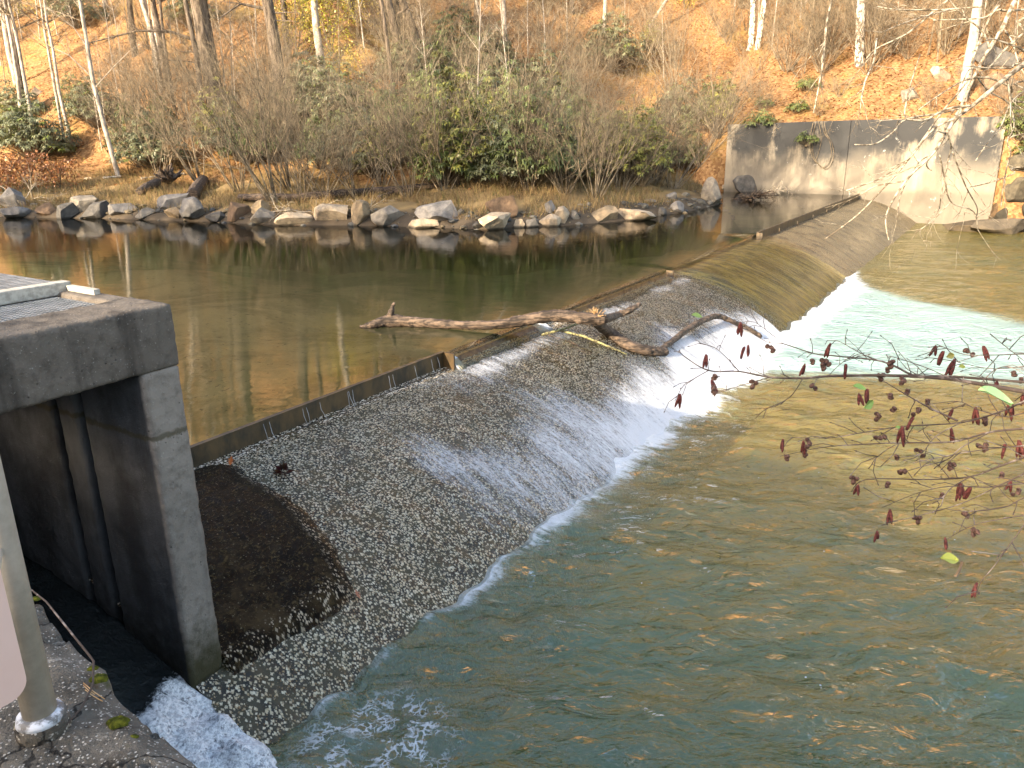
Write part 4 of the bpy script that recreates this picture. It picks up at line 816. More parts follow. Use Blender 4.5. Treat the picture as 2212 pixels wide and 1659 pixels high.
# far woods on the upper hill (reflected in the pond)
bt = []
for s in range(3):
    r = random.Random(500 + s); root = thing('bare_tree', (0, 0, 0), 'bare tree on the upper hillside', 'tree'); b = MB(); pts = [Vector((0, 0, -.4))]
    for k in range(12): pts.append(pts[-1] + Vector((r.uniform(-.12, .12), r.uniform(-.12, .12), 1.15)))
    rad = [.20 * (1.1 - k / 13) for k in range(13)]; b.tube(pts, rad, 8); b.build('trunk', [M_BARK, M_BARKP, M_BARK][s], root, True); b = MB()
    for c in range(18):
        i = r.randrange(4, 13); t = r.uniform(0, 6.28); grow(b, pts[i], Vector((math.cos(t), math.sin(t), r.uniform(.3, 1))), r.uniform(2, 4), max(rad[i] * .45, .02), 0, r, CRN)
    b.build('crown', M_TWIG, root); bt.append(root)
bi = 0
for i in range(100):
    x = rr.uniform(-55, 55); y = rr.uniform(46, 120); P = np.array([x, y, ground(x, y)])
    if far_d(x, y) < 14: continue
    k = bi % 3
    if bi < 3: o = bt[k]; o.location = tuple(P)
    else: o = dup(bt[k], P, rr.uniform(0, 6.3), rr.uniform(.8, 1.25))
    tag(o, 'bare tree in the woods on the upper hillside', 'tree', 'bare trees on the upper hillside'); bi += 1

# ------------------------------------------------------------------ evergreen shrubs
def leaf(b, p, d, upv, L, wd, droop):
    side = d.cross(upv); side = side.normalized() if side.length > 1e-4 else Vector((1, 0, 0)); m_ = p + d * L * .5 + Vector((0, 0, .02 * L)); e = p + (d * .92 - Vector((0, 0, droop))).normalized() * L
    n = len(b.v); b.v += [tuple(p), tuple(m_ + side * wd - Vector((0, 0, wd * .3))), tuple(e), tuple(m_ - side * wd - Vector((0, 0, wd * .3))), tuple(m_)]
    b.face((n, n + 1, n + 4)); b.face((n + 1, n + 2, n + 4)); b.face((n + 2, n + 3, n + 4)); b.face((n + 3, n, n + 4))
def rhodo(seed, R, H, nw, tint=(.05, .085, .03), L=.22, wd=.03):
    r = random.Random(seed); st = MB(); lf = MB()
    for i in range(nw):
        t = r.uniform(0, 6.28); q = math.sqrt(r.random()) * R; lump = .72 + .4 * float(vn(math.cos(t) * 2 + seed, math.sin(t) * 2, q * 1.5))
        z = H * (1 - .65 * (q / R) ** 2) * lump * r.uniform(.35, 1.0); p = Vector((math.cos(t) * q, math.sin(t) * q, z))
        br = r.uniform(.55, 1.35); tc = tuple(c * br for c in tint)
        if r.random() < .08: tc = (.16, .20, .05)
        ax = (Vector((math.cos(t), math.sin(t), 0)) * .4 * (q / R) + Vector((r.gauss(0, .25), r.gauss(0, .25), 1))).normalized(); ox = ax.orthogonal().normalized(); oy = ax.cross(ox); nl = r.randint(7, 10)
        for k in range(nl):
            b2_ = r.uniform(.75, 1.3); lf.col = tuple(c * b2_ for c in tc); a_ = 6.283 * k / nl + r.uniform(-.25, .25); d = (ox * math.cos(a_) + oy * math.sin(a_)) * 1.0 + ax * r.uniform(-.1, .45); leaf(lf, p, d.normalized(), ax, L * r.uniform(.75, 1.2), wd * r.uniform(.8, 1.2), r.uniform(.15, .75))
        if i % 3 == 0: st.tube([Vector((p.x * .1, p.y * .1, -.1)), Vector((p.x * .55, p.y * .55, z * .45)), p], [.016, .011, .006], 4, False)
    root = thing('evergreen_shrub', (0, 0, 0), 'evergreen shrub', 'shrub'); lf.build('foliage', M_LEAF, root, col=True); st.build('stems', M_TWIG, root); return root
GR = (.13, .16, .055); GB = (.17, .185, .105); GY = (.25, .25, .06)
rp = [rhodo(1, 1.3, 2.6, 300, GR), rhodo(2, 1.0, 2.2, 200, GR), rhodo(3, 1.5, 2.4, 330, GB), rhodo(4, .9, 2.6, 260, GY, .14, .024), rhodo(5, .55, .8, 46, GR, .2, .026)]
def place2(k, P, rot, sc, lab, grp):
    o = rp[k]
    if ('R', k) in used: o = dup(o, P, rot, sc)
    else: used.add(('R', k)); o.location = tuple(P); o.rotation_euler.z = rot; o.scale = (sc,) * 3
    return tag(o, lab, 'evergreen shrub', grp)
GE = 'evergreen shrubs on the slope'
RD = [(0, 985, 150, 1.1, 'dark evergreen shrub highest on the slope against the orange leaves'), (1, 940, 225, 1.2, 'dark evergreen shrub right of the leaning dark trunks'), (2, 1040, 210, 1.2, 'wide dark evergreen shrub under the highest one'), (0, 920, 290, .85, 'round leafy evergreen shrub below the leaning trunks'),
 (3, 985, 395, 1.35, 'yellow-green evergreen bush at the foot of the thicket, left of centre'), (3, 1060, 392, 1.15, 'bright green upright bush right of the yellow-green one'), (0, 1120, 385, 1.1, 'drooping-leaved evergreen shrub behind the square pale block'), (0, 1080, 320, 1.1, 'evergreen shrub above the bright green upright bush'), (2, 1190, 310, 1.15, 'broad grey-green evergreen shrub in the middle of the thicket'), (1, 1230, 390, 1.1, 'evergreen shrub behind the large spreading bare shrub'),
 (2, 1180, 235, 1.15, 'grey-green evergreen shrub high in the middle thicket'), (1, 1340, 380, 1.05, 'leafy evergreen shrub right of the large spreading bare shrub'), (0, 1400, 370, .9, 'evergreen shrub low behind the bank turn'), (1, 1480, 368, .9, 'evergreen shrub left of the tall grey boulder'), (2, 1320, 150, 1.2, 'evergreen shrub high on the slope right of the straight grey trunk'), (1, 290, 330, 1.1, 'evergreen shrub right of the tall pale leaning tree'), (2, 330, 365, 1.0, 'blue-green evergreen shrub behind the rootwad'), (1, 350, 310, 1.0, 'evergreen shrub left of the tall grey trunk, on the slope'),
 (2, 80, 345, 1.2, 'wide evergreen shrub in front of the pale trunks at left'), (4, 130, 335, 1.2, 'small evergreen shrub between the pale trunks at left'), (2, 500, 330, 1.0, 'evergreen shrub half hidden behind the left-leaning shrub'), (0, 580, 345, .9, 'evergreen shrub at the foot of the tall dark grey trunk'), (2, 680, 250, 1.2, 'evergreen shrub right of the tall dark grey trunk'), (1, 740, 300, 1.1, 'evergreen shrub left of the three leaning trunks'), (2, 760, 370, 1.0, 'evergreen shrub behind the bank logs'), (0, 850, 330, .95, 'evergreen shrub at the foot of the three leaning trunks'), (1, 690, 360, .9, 'small evergreen shrub behind the upright tan boulder'),
 (1, 1560, 250, .9, 'evergreen shrub left of the wall top'), (4, 1720, 245, .8, 'small evergreen shrub at the top edge of the wall'), (4, 1745, 195, .9, 'small evergreen shrub up the slope above the wall'), (4, 1650, 235, .7, 'small evergreen shrub up left above the wall'), (4, 1640, 285, 1.1, 'small evergreen shrub at the left end of the wall'), (2, 170, 60, 1.2, 'evergreen shrub in haze of branches at the upper left'), (2, 420, 60, 1.0, 'evergreen shrub behind the drooping limb')]
for i, (k, u, v, sc, lab) in enumerate(RD): place2(k, hit(u, v), i * 1.7, sc * (1.5 if 880 < u < 1500 and sc > .8 else 1.25), lab, GE)
for k, u, v, sc, lab in ((1, 2192, 300, .8, 'evergreen shrub just right of the wall end'), (4, 2185, 380, 1.0, 'small evergreen sprig low beside the wall end'), (4, 2200, 430, 1.1, 'small evergreen tuft above the orange-brown boulder')): place2(k, hit(u, v, ZD), u, sc, lab, GE)
for u, v, lab in ((2190, 350, 'bare shrub right beside the wall end'), (2206, 270, 'bare shrub at the right edge above the wall end')): place(4, hit(u, v, ZD), 1, .5, lab, 'shrub', GS, protos)
re = random.Random(21)
for i in range(36):
    if i < 24: u = re.uniform(850, 1560); v = re.uniform(110 if u < 1420 else 190, 392)
    elif i < 31: u = re.uniform(420, 850); v = re.uniform(230, 390)
    else: u = re.uniform(-20, 420); v = re.uniform(240, 345)
    if i in (0, 3, 6, 9, 12, 15, 18): v = 399
    place2(re.choice([0, 1, 2, 2, 3, 3]), hit(u, v), re.uniform(0, 6), re.uniform(1.0, 1.5), 'leafy evergreen shrub growing within the tangled thicket on the slope', 'evergreen shrubs within the thicket')
o = place2(4, W(36.72, -2.6, 2.35), 1.0, .95, 'leafy sprig hanging down the face of the wall', 'evergreen shrubs on the slope')
# yellow leaved bushes
def yellow(seed, R, H, n, tint, L=.12):
    r = random.Random(seed); lf = MB(); st = MB()
    for k in range(7):
        t = r.uniform(0, 6.28); st.tube([Vector((0, 0, -.1)), Vector((math.cos(t) * R * .3, math.sin(t) * R * .3, H * .5)), Vector((math.cos(t) * R * .6, math.sin(t) * R * .6, H))], [.02, .013, .005], 4, False)
    for i in range(n):
        t = r.uniform(0, 6.28); q = R * r.random() ** .6; z = H * r.random() ** .7
        if vn(math.cos(t) * q * 2.4 + seed, math.sin(t) * q * 2.4, z * 2.4) < .42: continue
        br = r.uniform(.6, 1.3); lf.col = tuple(c * br for c in tint); d = rvec(r); leaf(lf, Vector((math.cos(t) * q, math.sin(t) * q, z)), d, rvec(r), L * r.uniform(.7, 1.3), L * .3, .3)
    root = thing('yellow_bush', (0, 0, 0), 'bush', 'shrub'); lf.build('foliage', M_LEAF, root, col=True); st.build('stems', M_TWIG, root); return root
yp = [yellow(1, 1.5, 3.4, 2600, (.36, .33, .035)), yellow(2, 1.2, 2.6, 1800, (.42, .33, .05)), yellow(3, 1.0, 1.2, 1100, (.30, .12, .04))]
YB = [(0, 655, 60, 1.25, 'tall yellow-green bush high on the slope right of the dark trunks'), (0, 715, 120, 1.2, 'yellow-green bush below the tall one on the upper slope'), (1, 640, 130, 1.2, 'golden bush beside the thinner dark trunk'), (1, 780, 60, 1.2, 'golden bush left of the three leaning trunks at the top'), (1, 690, 20, 1.3, 'golden bush at the top edge of the picture'), (1, 750, 200, .9, 'small golden bush halfway up left of the leaning trunks'), (0, 40, 40, 1.2, 'olive-yellow bush at the upper left edge'),
 (2, 60, 400, 1.2, 'rust-brown weed patch on the left bank'), (2, 130, 405, 1.0, 'rust-brown weed patch right of the leftmost one'), (2, 10, 415, 1.1, 'rust-brown weed patch at the left edge of the bank'), (1, 1480, 20, 1.1, 'golden bush high on the slope right of centre')]
for i, (k, u, v, sc, lab) in enumerate(YB):
    o = yp[k]
    if ('Y', k) in used: o = dup(o, hit(u, v), i, sc)
    else: used.add(('Y', k)); o.location = tuple(hit(u, v)); o.scale = (sc,) * 3
    tag(o, lab, 'bush', 'yellow and rusty bushes')

# ------------------------------------------------------------------ litter, grass
rg = np.random.default_rng(3)
def scatter(n, xr, yr, cond):
    x = rg.uniform(*xr, n); y = rg.uniform(*yr, n); z, d = ground_far(x, y); zf = ground_fill(x, y); z = np.maximum(z, zf); d = np.where(zf >= z - 1e-6, 15, d); k = cond(x, y, z, d); return x[k], y[k], z[k], d[k]
b = MB(); LC = [(.34, .16, .055), (.40, .22, .09), (.28, .11, .04), (.42, .27, .13), (.16, .08, .04), (.38, .27, .07)]
x, y, z, d = scatter(100000, (-36, 34), (27, 72), lambda x, y, z, d: (d > 4 + 4 * rg.random(len(d))) & (rg.random(len(d)) < np.clip(1.5 - y / 75, .2, 1)))
for X_, Y_, Z_ in zip(x.tolist(), y.tolist(), z.tolist()):
    br = random.uniform(.6, 1.15); b.col = tuple(c * br * k_ for c, k_ in zip(random.choice(LC), (1.02, 1.06, 1.2))); L = random.uniform(.05, .10); t = random.uniform(0, 6.28); c_, s_ = math.cos(t) * L, math.sin(t) * L; h = random.uniform(-.5, .7) * L; g_ = random.uniform(-.2, .6) * L; Z2 = Z_ + .03
    b.quad((X_ - c_, Y_ - s_, Z2 - h), (X_ + s_ * .5, Y_ - c_ * .5, Z2 + g_), (X_ + c_, Y_ + s_, Z2 + h), (X_ - s_ * .5, Y_ + c_ * .5, Z2 + g_))
tag(b.build('leaf_litter', M_LITTER, col=True), kind='stuff')
b = MB(); x, y, z, d = scatter(150000, (-32, 16), (25, 48), lambda x, y, z, d: (d > .5) & (d < 9.5) & (vn(x * .8, y * .8) > .33))
for X_, Y_, Z_ in zip(x.tolist(), y.tolist(), z.tolist()):
    q = random.random(); br = random.uniform(.6, 1.2); b.col = tuple(c * br for c in ((.33, .24, .12) if q < .62 else (.22, .14, .075) if q < .88 else (.12, .13, .04))); h = random.uniform(.08, .42); lx, ly = random.gauss(0, .12), random.gauss(-.03, .12); t = random.uniform(0, 3.14); w_ = .010
    b.quad((X_ - w_ * math.cos(t), Y_ - w_ * math.sin(t), Z_ - .02), (X_ + w_ * math.cos(t), Y_ + w_ * math.sin(t), Z_ - .02), (X_ + lx, Y_ + ly, Z_ + h))
tag(b.build('dry_grass', M_LITTER, col=True), kind='stuff')

b = MB(); x, y, z, d = scatter(9000, (-32, 16), (24, 46), lambda x, y, z, d: (d > -.5) & (d < 1.3))
IV, IF = ico(1)
for X_, Y_, Z_ in zip(x.tolist(), y.tolist(), z.tolist()):
    q = random.random(); br = random.uniform(.4, .9); b.col = tuple(c * br for c in (GREY if q < .5 else TAN if q < .8 else BLUE)); L = .04 + .14 * random.random() ** 3; sc = np.array([L * random.uniform(.8, 1.5), L * random.uniform(.8, 1.4), L * random.uniform(.4, .8)]); n = len(b.v)
    V = IV * sc * np.random.uniform(.8, 1.15, (len(IV), 1)) + (X_, Y_, Z_ + sc[2] * .3); b.v += [tuple(v) for v in V]
    for f in IF: b.face(tuple(n + i for i in f))
tag(b.build('gravel', M_LITTER, col=True), kind='stuff')

# ------------------------------------------------------------------ logs and driftwood on the bank
def wood(name, P, R, mat, lab, cat, grp=None, n=10, twigs=0, seed=0):
    b = MB(); r = random.Random(seed); Q = []; RR = []; P = [np.asarray(p, float) for p in P]
    for i in range(len(P) - 1):
        for k in range(4):
            t = k / 4; Q.append(P[i] * (1 - t) + P[i + 1] * t); RR.append(R[i] * (1 - t) + R[i + 1] * t)
    Q.append(P[-1]); RR.append(R[-1]); RR = [q * r.uniform(.92, 1.08) for q in RR]
    b.tube(Q, RR, n)
    return tag(gnarl(b.build(name, mat, smooth=True), .07), lab, cat, grp)
def onb(u, v, h): p = hit(u, v); p[2] += h; return p
wood('log', [onb(440, 398, .18), onb(428, 415, .2), onb(418, 436, .24)], [.24, .25, .26], M_DRIFT, 'thick log lying end-on toward the water above the leaning slab', 'log', 'logs on the far bank', 12)
wood('log', [onb(340, 405, .22), onb(320, 415, .2), onb(303, 424, .18)], [.2, .2, .16], M_DRIFT, 'short cut log with a pale end left of the rootwad', 'log', 'logs on the far bank', 12)
wood('log', [onb(520, 434, .1), onb(575, 432, .1), onb(640, 436, .12), onb(710, 430, .12), onb(800, 426, .14), onb(860, 420, .16), onb(930, 410, .14), onb(1000, 402, .1)], [.13, .15, .16, .16, .17, .16, .13, .07], M_DRIFT, 'long dark log lying along the bank behind the boulders', 'log', 'logs on the far bank')
wood('log', [onb(818, 436, .1), onb(850, 424, .14), onb(890, 420, .1)], [.09, .09, .06], M_DRIFT, 'short dark log angled against the long one', 'log', 'logs on the far bank')
wood('log', [onb(305, 390, .06), onb(365, 384, .08), onb(400, 383, .06)], [.06, .07, .05], M_DRIFTP, 'thin pale log in the sun behind the rootwad', 'log', 'logs on the far bank')
wood('log', [onb(185, 392, .08), onb(230, 388, .08), onb(262, 384, .06)], [.06, .07, .05], M_DRIFTP, 'pale sunlit log at the foot of the tall leaning pale tree', 'log', 'logs on the far bank')
r = random.Random(9); b = MB(); c0 = Vector(onb(365, 402, .25))
for k in range(26):
    d = rvec(r); d.z = abs(d.z) * .9; q = c0 + d * .15; b.tube([c0, c0 + d * r.uniform(.2, .4), c0 + (d + rvec(r) * .4).normalized() * r.uniform(.45, .85)], [.2, .12, .03], 7)
tag(gnarl(b.build('rootwad', M_DRIFT, smooth=True), .12), 'dark tangled rootwad between the two logs on the bank', 'stump')
DR = dict(seg=[.2, .15, .1], wob=[.2, .25, .25], up=[.0, .02, .02], n=[5, 4, 3], ch=[5, 3], t0=[.2, .2], ang=[(.4, .9), (.4, .9)], len=[(.4, .7), (.3, .6)], rr=[.6, .6], rmin=.005)
def sticks(lab, u, v, n, L, spread, seed, mat, grp, floor=0.0, r0=.022, name='driftwood_tangle'):
    r = random.Random(seed); b = MB(); P = Vector(hit(u, v, floor))
    for i in range(n): grow(b, P + Vector((r.uniform(-spread, spread), r.uniform(-spread * .5, spread * .5), r.uniform(.02, .2))), Vector((r.gauss(0, 1), r.gauss(0, .7), r.uniform(-.05, .5))), L * r.uniform(.5, 1.1), r0 * r.uniform(.6, 1.1), 0, r, DR)
    return tag(b.build(name, mat), lab, 'driftwood', grp)
GD = 'driftwood tangles at the water'
sticks('tangle of pale dead branches over the stones at left', 75, 440, 9, 1.7, .8, 1, M_DRIFTP, GD); sticks('white dead branches reaching into the water from the left-leaning shrub', 620, 462, 6, 1.6, .6, 2, M_DRIFTP, GD)
sticks('clump of driftwood roots standing in the pond near the wall', 1622, 432, 16, .9, .35, 3, M_DRIFT, GD, 0, .05); sticks('low white driftwood clump against the foot of the wall', 1684, 420, 12, .8, .5, 4, M_DRIFTP, GD, 0, .03); sticks('bare fallen branch hanging over the upright tan boulder', 775, 470, 3, 1.2, .2, 5, M_DRIFTP, GD)
# vine loop and dead stems on the wall
b = MB(); vp = [(1757, 262, .14), (1750, 300, .08), (1752, 330, .06), (1762, 350, .06), (1778, 362, .06), (1791, 352, .06), (1796, 330, .06), (1792, 305, .08), (1780, 285, .09), (1776, 262, .14)]
for dd in (0, 5):
    q = spline([atA(u + dd, v + dd * .6, 37 - h) for u, v, h in vp]); b.tube(q, [.014 + .004 * math.sin(k) for k in range(len(q))], 6)
q = spline([atA(1768, 262, 36.86), atA(1774, 300, 36.9), atA(1768, 330, 36.93), atA(1760, 352, 36.94)]); b.tube(q, [.012] * len(q), 5)
tag(b.build('hanging_vine', M_TWIG, smooth=True), 'looping dark vine hanging down the stained wall', 'vine')
b = MB(); r = random.Random(4)
for u in (1620, 1672, 1690, 1800, 1850, 1905, 1940):
    grow(b, Vector(atA(u, 258, 36.95)), Vector((r.uniform(-.4, .2) - .3, -.5, -.5)), r.uniform(.8, 1.8), .012, 0, r, DR)
tag(b.build('creeper', M_TWIG), 'bare creeper stems drooping over the top edge of the wall', 'creeper', kind='stuff')

# ------------------------------------------------------------------ the log on the dam
LOG = thing('driftwood_log', W(6.5, -.2, .05), 'crooked brown driftwood log lying across the crest of the dam', 'log'); LL = np.array(LOG.location)
def limb(name, P, R, mat=M_DRIFT, n=12, seed=0, jag=0):
    r = random.Random(seed); P = [np.asarray(p, float) for p in P]; Q = []; RR = []
    for i in range(len(P) - 1):
        p0, p1, p2, p3 = P[max(i - 1, 0)], P[i], P[i + 1], P[min(i + 2, len(P) - 1)]
        for k in range(5):
            t = k / 5; q = .5 * ((2 * p1) + (p2 - p0) * t + (2 * p0 - 5 * p1 + 4 * p2 - p3) * t * t + (3 * p1 - p0 - 3 * p2 + p3) * t ** 3); Q.append(q - LL); RR.append((R[i] * (1 - t) + R[i + 1] * t) * r.uniform(.95, 1.05))
    Q.append(P[-1] - LL); RR.append(R[-1]); b = MB(); b.tube(Q, RR, n); return gnarl(b.build(name, mat, LOG, True), .045)
px = lambda w_, P: w_ * .84 / 1690 * float(np.dot(np.asarray(P) - CAM, fw)) / 2
lp = [(778, 706, .0, 7), (805, 702, .03, 20), (842, 693, .07, 34), (900, 696, .06, 27), (1000, 702, .07, 22), (1080, 700, .09, 24), (1140, 690, .15, 31), (1200, 682, .21, 33), (1255, 687, .20, 31), (1305, 690, .17, 29)]
P = [atZ(u, v, z) for u, v, z, w_ in lp]; limb('main_stem', P, [px(q[3], p) for q, p in zip(lp, P)], seed=1)
k = P[2]; limb('broken_stub', [k + np.array([0, 0, -.03]), atY(845, 672, k[1]), atY(852, 653, k[1])], [px(26, k), px(15, k), px(5, k)], seed=2)
h0 = P[-1]
lp2 = [(1300, 690, 22), (1330, 682, 20), (1360, 670, 17), (1382, 657, 11)]; limb('broken_branch', [h0] + [atA(u, v, 7.5 + .25 * i) for i, (u, v, w_) in enumerate(lp2)][1:], [px(q[2], h0) for q in lp2], seed=3)
lp3 = [(1285, 694, 24), (1315, 718, 29), (1350, 742, 30), (1395, 757, 28), (1440, 760, 18)]; Q = [atZ(*lp3[0][:2], .14)] + [dam_at(u, v, .09) for u, v, w_ in lp3[1:]]; limb('lower_branch', Q, [px(q[2], p) for q, p in zip(lp3, Q)], seed=4)
lp4 = [(1425, 757, 14, .09), (1455, 735, 15, .10), (1490, 708, 15, .16), (1525, 690, 15, .20), (1552, 683, 14, .20), (1590, 698, 13, .14), (1625, 714, 11, .10), (1645, 728, 9, .07)]; Q = [dam_at(u, v, h) for u, v, w_, h in lp4]; limb('lower_branch', Q, [px(q[2], p) for q, p in zip(lp4, Q)], M_DRIFT, seed=5)
b = MB(); r = random.Random(3); c0 = Vector(atZ(1287, 686, .2) - LL)
for k in range(40):
    d = rvec(r); d.z = abs(d.z); b.tube([c0 + rvec(r) * .04, c0 + d * r.uniform(.08, .2)], [.012, .003], 4)
o = b.build('splintered_break', M_SPLINT, LOG); o['label'] = 'pale splintered break at the fork'
def damwood(lab, pts, R, mat, name='stick', cat='stick'):
    b = MB(); b.tube([dam_at(u, v, h) for u, v, h in pts], R, 7); return tag(b.build(name, mat, smooth=True), lab, cat)
z7 = lambda x, y: ((1700 + x * .5425) / 1.736, (900 + y * .5425) / 1.736)
damwood('thin lichen-spotted stick propped under the log fork', [(*z7(615, 655), .05), (*z7(760, 615), .1), (*z7(920, 555), .2)], [.022, .02, .014], M_LICHEN)
damwood('long yellow lichen stick lying down the dam beside the lower branch', [(*z7(740, 625), .06), (*z7(900, 665), .05), (*z7(1060, 730), .05), (*z7(1200, 790), .05)], [.02, .022, .022, .016], M_LICHEN)
damwood('dark wet stick half under the running water below the log', [(*z7(660, 660), .03), (*z7(800, 700), .03), (*z7(960, 780), .03)], [.015, .015, .01], M_DRIFT)
# dead leaves on the dam
def oak(u, v, L, colr, lab, curl=.4, h=.03):
    P = dam_at(u, v, h); b = MB(); b.col = colr; pts = []
    for i in range(15):
        t = i / 14; x = t * L - L / 2; wv = L * .28 * math.sin(math.pi * min(1, t * 1.05)) * (1 if i % 3 == 0 else .45); pts.append((x, wv))
    for (x0, w0), (x1, w1) in zip(pts[:-1], pts[1:]):
        f = lambda x, y: (x, y, curl * (abs(y) + .6 * abs(x)) + .01)
        b.quad(f(x0, 0), f(x1, 0), f(x1, w1), f(x0, w0)); b.quad(f(x0, 0), f(x0, -w0), f(x1, -w1), f(x1, 0))
    o = b.build('dead_leaf', M_LITTER, col=True); o.location = tuple(P); o.rotation_euler = (.4, -.5, u * .37); return tag(o, lab, 'leaf', 'dead leaves on the dam')
oak(497, 1000, .13, (.45, .15, .05), 'orange-brown lobed leaf stuck below the near steel board', .8); oak(622, 1073, .09, (.33, .14, .07), 'brown leaf on the pebbles right below the dark clump'); oak(770, 1286, .11, (.36, .16, .10), 'reddish brown leaf at the lower edge of the dark slab'); oak(490, 1096, .07, (.28, .12, .07), 'small brown leaf lying on the dark slab')
b = MB(); r = random.Random(8); c0 = Vector(dam_at(612, 1020, .03))
for k in range(40):
    b.col = tuple(c * r.uniform(.5, 1.3) for c in (.05, .022, .014)); d = rvec(r); d.z = abs(d.z); leaf(b, c0 + d * .03, d, rvec(r), r.uniform(.04, .09), .018, .1)
tag(b.build('leaf_clump', M_LITTER, col=True), 'dark crumpled clump of leaves on the pebbled dam', 'leaf clump')

# ------------------------------------------------------------------ foreground alder and lichen branches
z8 = lambda x, y: ((2700 + x * .7234) / 1.736, (1100 + y * .7234) / 1.736)
z3 = lambda x, y: ((2500 + x * .6058) / 1.736, y * .6058 / 1.736)
AB = np.array([3.4, .9, .6]); ALD = thing('alder_tree', AB, 'leaning alder at the right whose reddish catkin twigs hang over the tailwater', 'tree')
AT = [AB - [0, 0, 1.4], AB + [-.05, .05, .6], AB + [-.15, .15, 1.5], AB + [-.1, .2, 2.6], AB + [.1, .2, 4.2]]
b = MB(); b.tube([Vector(p - AB) for p in spline(AT)], [.09 - .003 * i for i in range(len(spline(AT)))], 10); b.build('trunk', M_TWIGL, ALD, True)
def twig_mesh(name, paths, mat, root, base, forks=0, seed=0):
    r = random.Random(seed); b = MB()
    for P, R in paths:
        Q = spline(P); n = len(Q); b.tube([Vector(q - base) for q in Q], [R[0] + (R[1] - R[0]) * i / (n - 1) for i in range(n)], 6)
        for k in range(max(4, n // 4)):
            j = r.randrange(max(1, n // 3), n - 1); d = Vector(Q[j + 1] - Q[j]).normalized(); s_ = rvec(r); d2 = (d * .8 + s_ * .8).normalized(); L_ = r.uniform(.012, .07); q0 = Vector(Q[j] - base); q1 = q0 + d2 * L_ * .6 + Vector((0, 0, .004)); q2 = q1 + (d2 + rvec(r) * .5).normalized() * L_ * .5; b.tube([q0, q1, q2], [.0011, .0009, .0007], 4); b.tube([q2, q2 + (q2 - q1).normalized() * .006], [.0016, .0006], 5)
    return b.build(name, mat, root, True)
B8 = [([(1576, 510), (1350, 470), (1200, 445), (1000, 430), (800, 425), (560, 430), (430, 440), (260, 435), (100, 405), (-60, 400), (-180, 330), (-210, 300)], 1.75, 2.1, 20, 4), ([(1576, 460), (1180, 430), (1020, 430), (900, 375), (800, 345), (600, 325), (480, 310), (330, 262), (240, 250), (120, 175)], 1.8, 2.2, 14, 3),
 ([(1576, 315), (1300, 320), (1190, 290), (1120, 262)], 1.7, 1.8, 6, 3), ([(1400, 210), (1480, 275), (1576, 350)], 1.8, 1.7, 5, 3), ([(1230, 660), (1100, 600), (990, 540), (840, 450)], 1.7, 1.9, 11, 4), ([(1576, 700), (1400, 720), (1200, 770), (930, 775), (700, 785), (520, 800), (310, 845)], 1.65, 1.95, 12, 3),
 ([(1576, 560), (1450, 615), (1250, 670), (950, 690), (750, 720), (560, 750), (350, 745)], 1.7, 2.0, 10, 3), ([(1576, 850), (1440, 900), (1300, 950), (1100, 965), (760, 965), (680, 1030)], 1.6, 1.9, 12, 3), ([(1576, 935), (1440, 1000), (1250, 1090), (1040, 1150), (860, 1190)], 1.6, 1.8, 8, 3),
 ([(1576, 985), (1380, 1005), (1200, 1000), (1040, 1030), (840, 1110)], 1.65, 1.85, 7, 3), ([(1576, 1150), (1320, 1200), (1160, 1285)], 1.55, 1.7, 6, 3), ([(1576, 1200), (1440, 1390), (1350, 1500), (1335, 1560)], 1.5, 1.55, 5, 2.5),
 ([(800, 345), (710, 300), (620, 250), (580, 245)], 1.9, 2.0, 5, 3), ([(560, 430), (620, 370), (700, 310)], 1.95, 2.0, 4, 3), ([(430, 440), (360, 540), (240, 600), (180, 650)], 1.95, 2.05, 5, 3), ([(260, 435), (100, 480), (0, 515), (-60, 530)], 2.0, 2.1, 5, 3), ([(100, 405), (30, 330), (-30, 280), (-110, 260)], 2.05, 2.1, 5, 3), ([(-60, 400), (-130, 440), (-190, 480), (-235, 560)], 2.08, 2.1, 5, 3), ([(330, 262), (270, 215), (180, 150), (110, 150)], 2.15, 2.2, 4, 3), ([(1200, 445), (1080, 390), (900, 330), (870, 340)], 1.8, 1.85, 5, 3),
 ([(1250, 670), (1120, 740), (1040, 830), (930, 850)], 1.75, 1.8, 5, 3), ([(930, 775), (850, 820), (790, 880), (830, 900)], 1.8, 1.82, 4, 3), ([(1400, 720), (1250, 800), (1180, 860), (1040, 900), (940, 930)], 1.68, 1.8, 6, 3), ([(1300, 950), (1210, 1000), (1150, 1060), (1100, 1090)], 1.66, 1.7, 5, 3), ([(1350, 470), (1420, 400), (1500, 380), (1576, 420)], 1.75, 1.7, 5, 3), ([(1576, 380), (1400, 390), (1200, 350), (1060, 330)], 1.75, 1.85, 6, 3), ([(1576, 620), (1480, 640), (1330, 600), (1230, 560), (1050, 580)], 1.68, 1.8, 7, 3), ([(1576, 790), (1460, 800), (1300, 820), (1140, 850), (1000, 880)], 1.65, 1.75, 7, 3), ([(1576, 1060), (1470, 1110), (1300, 1130), (1180, 1120)], 1.6, 1.7, 6, 3)]
AT_ = spline(AT)
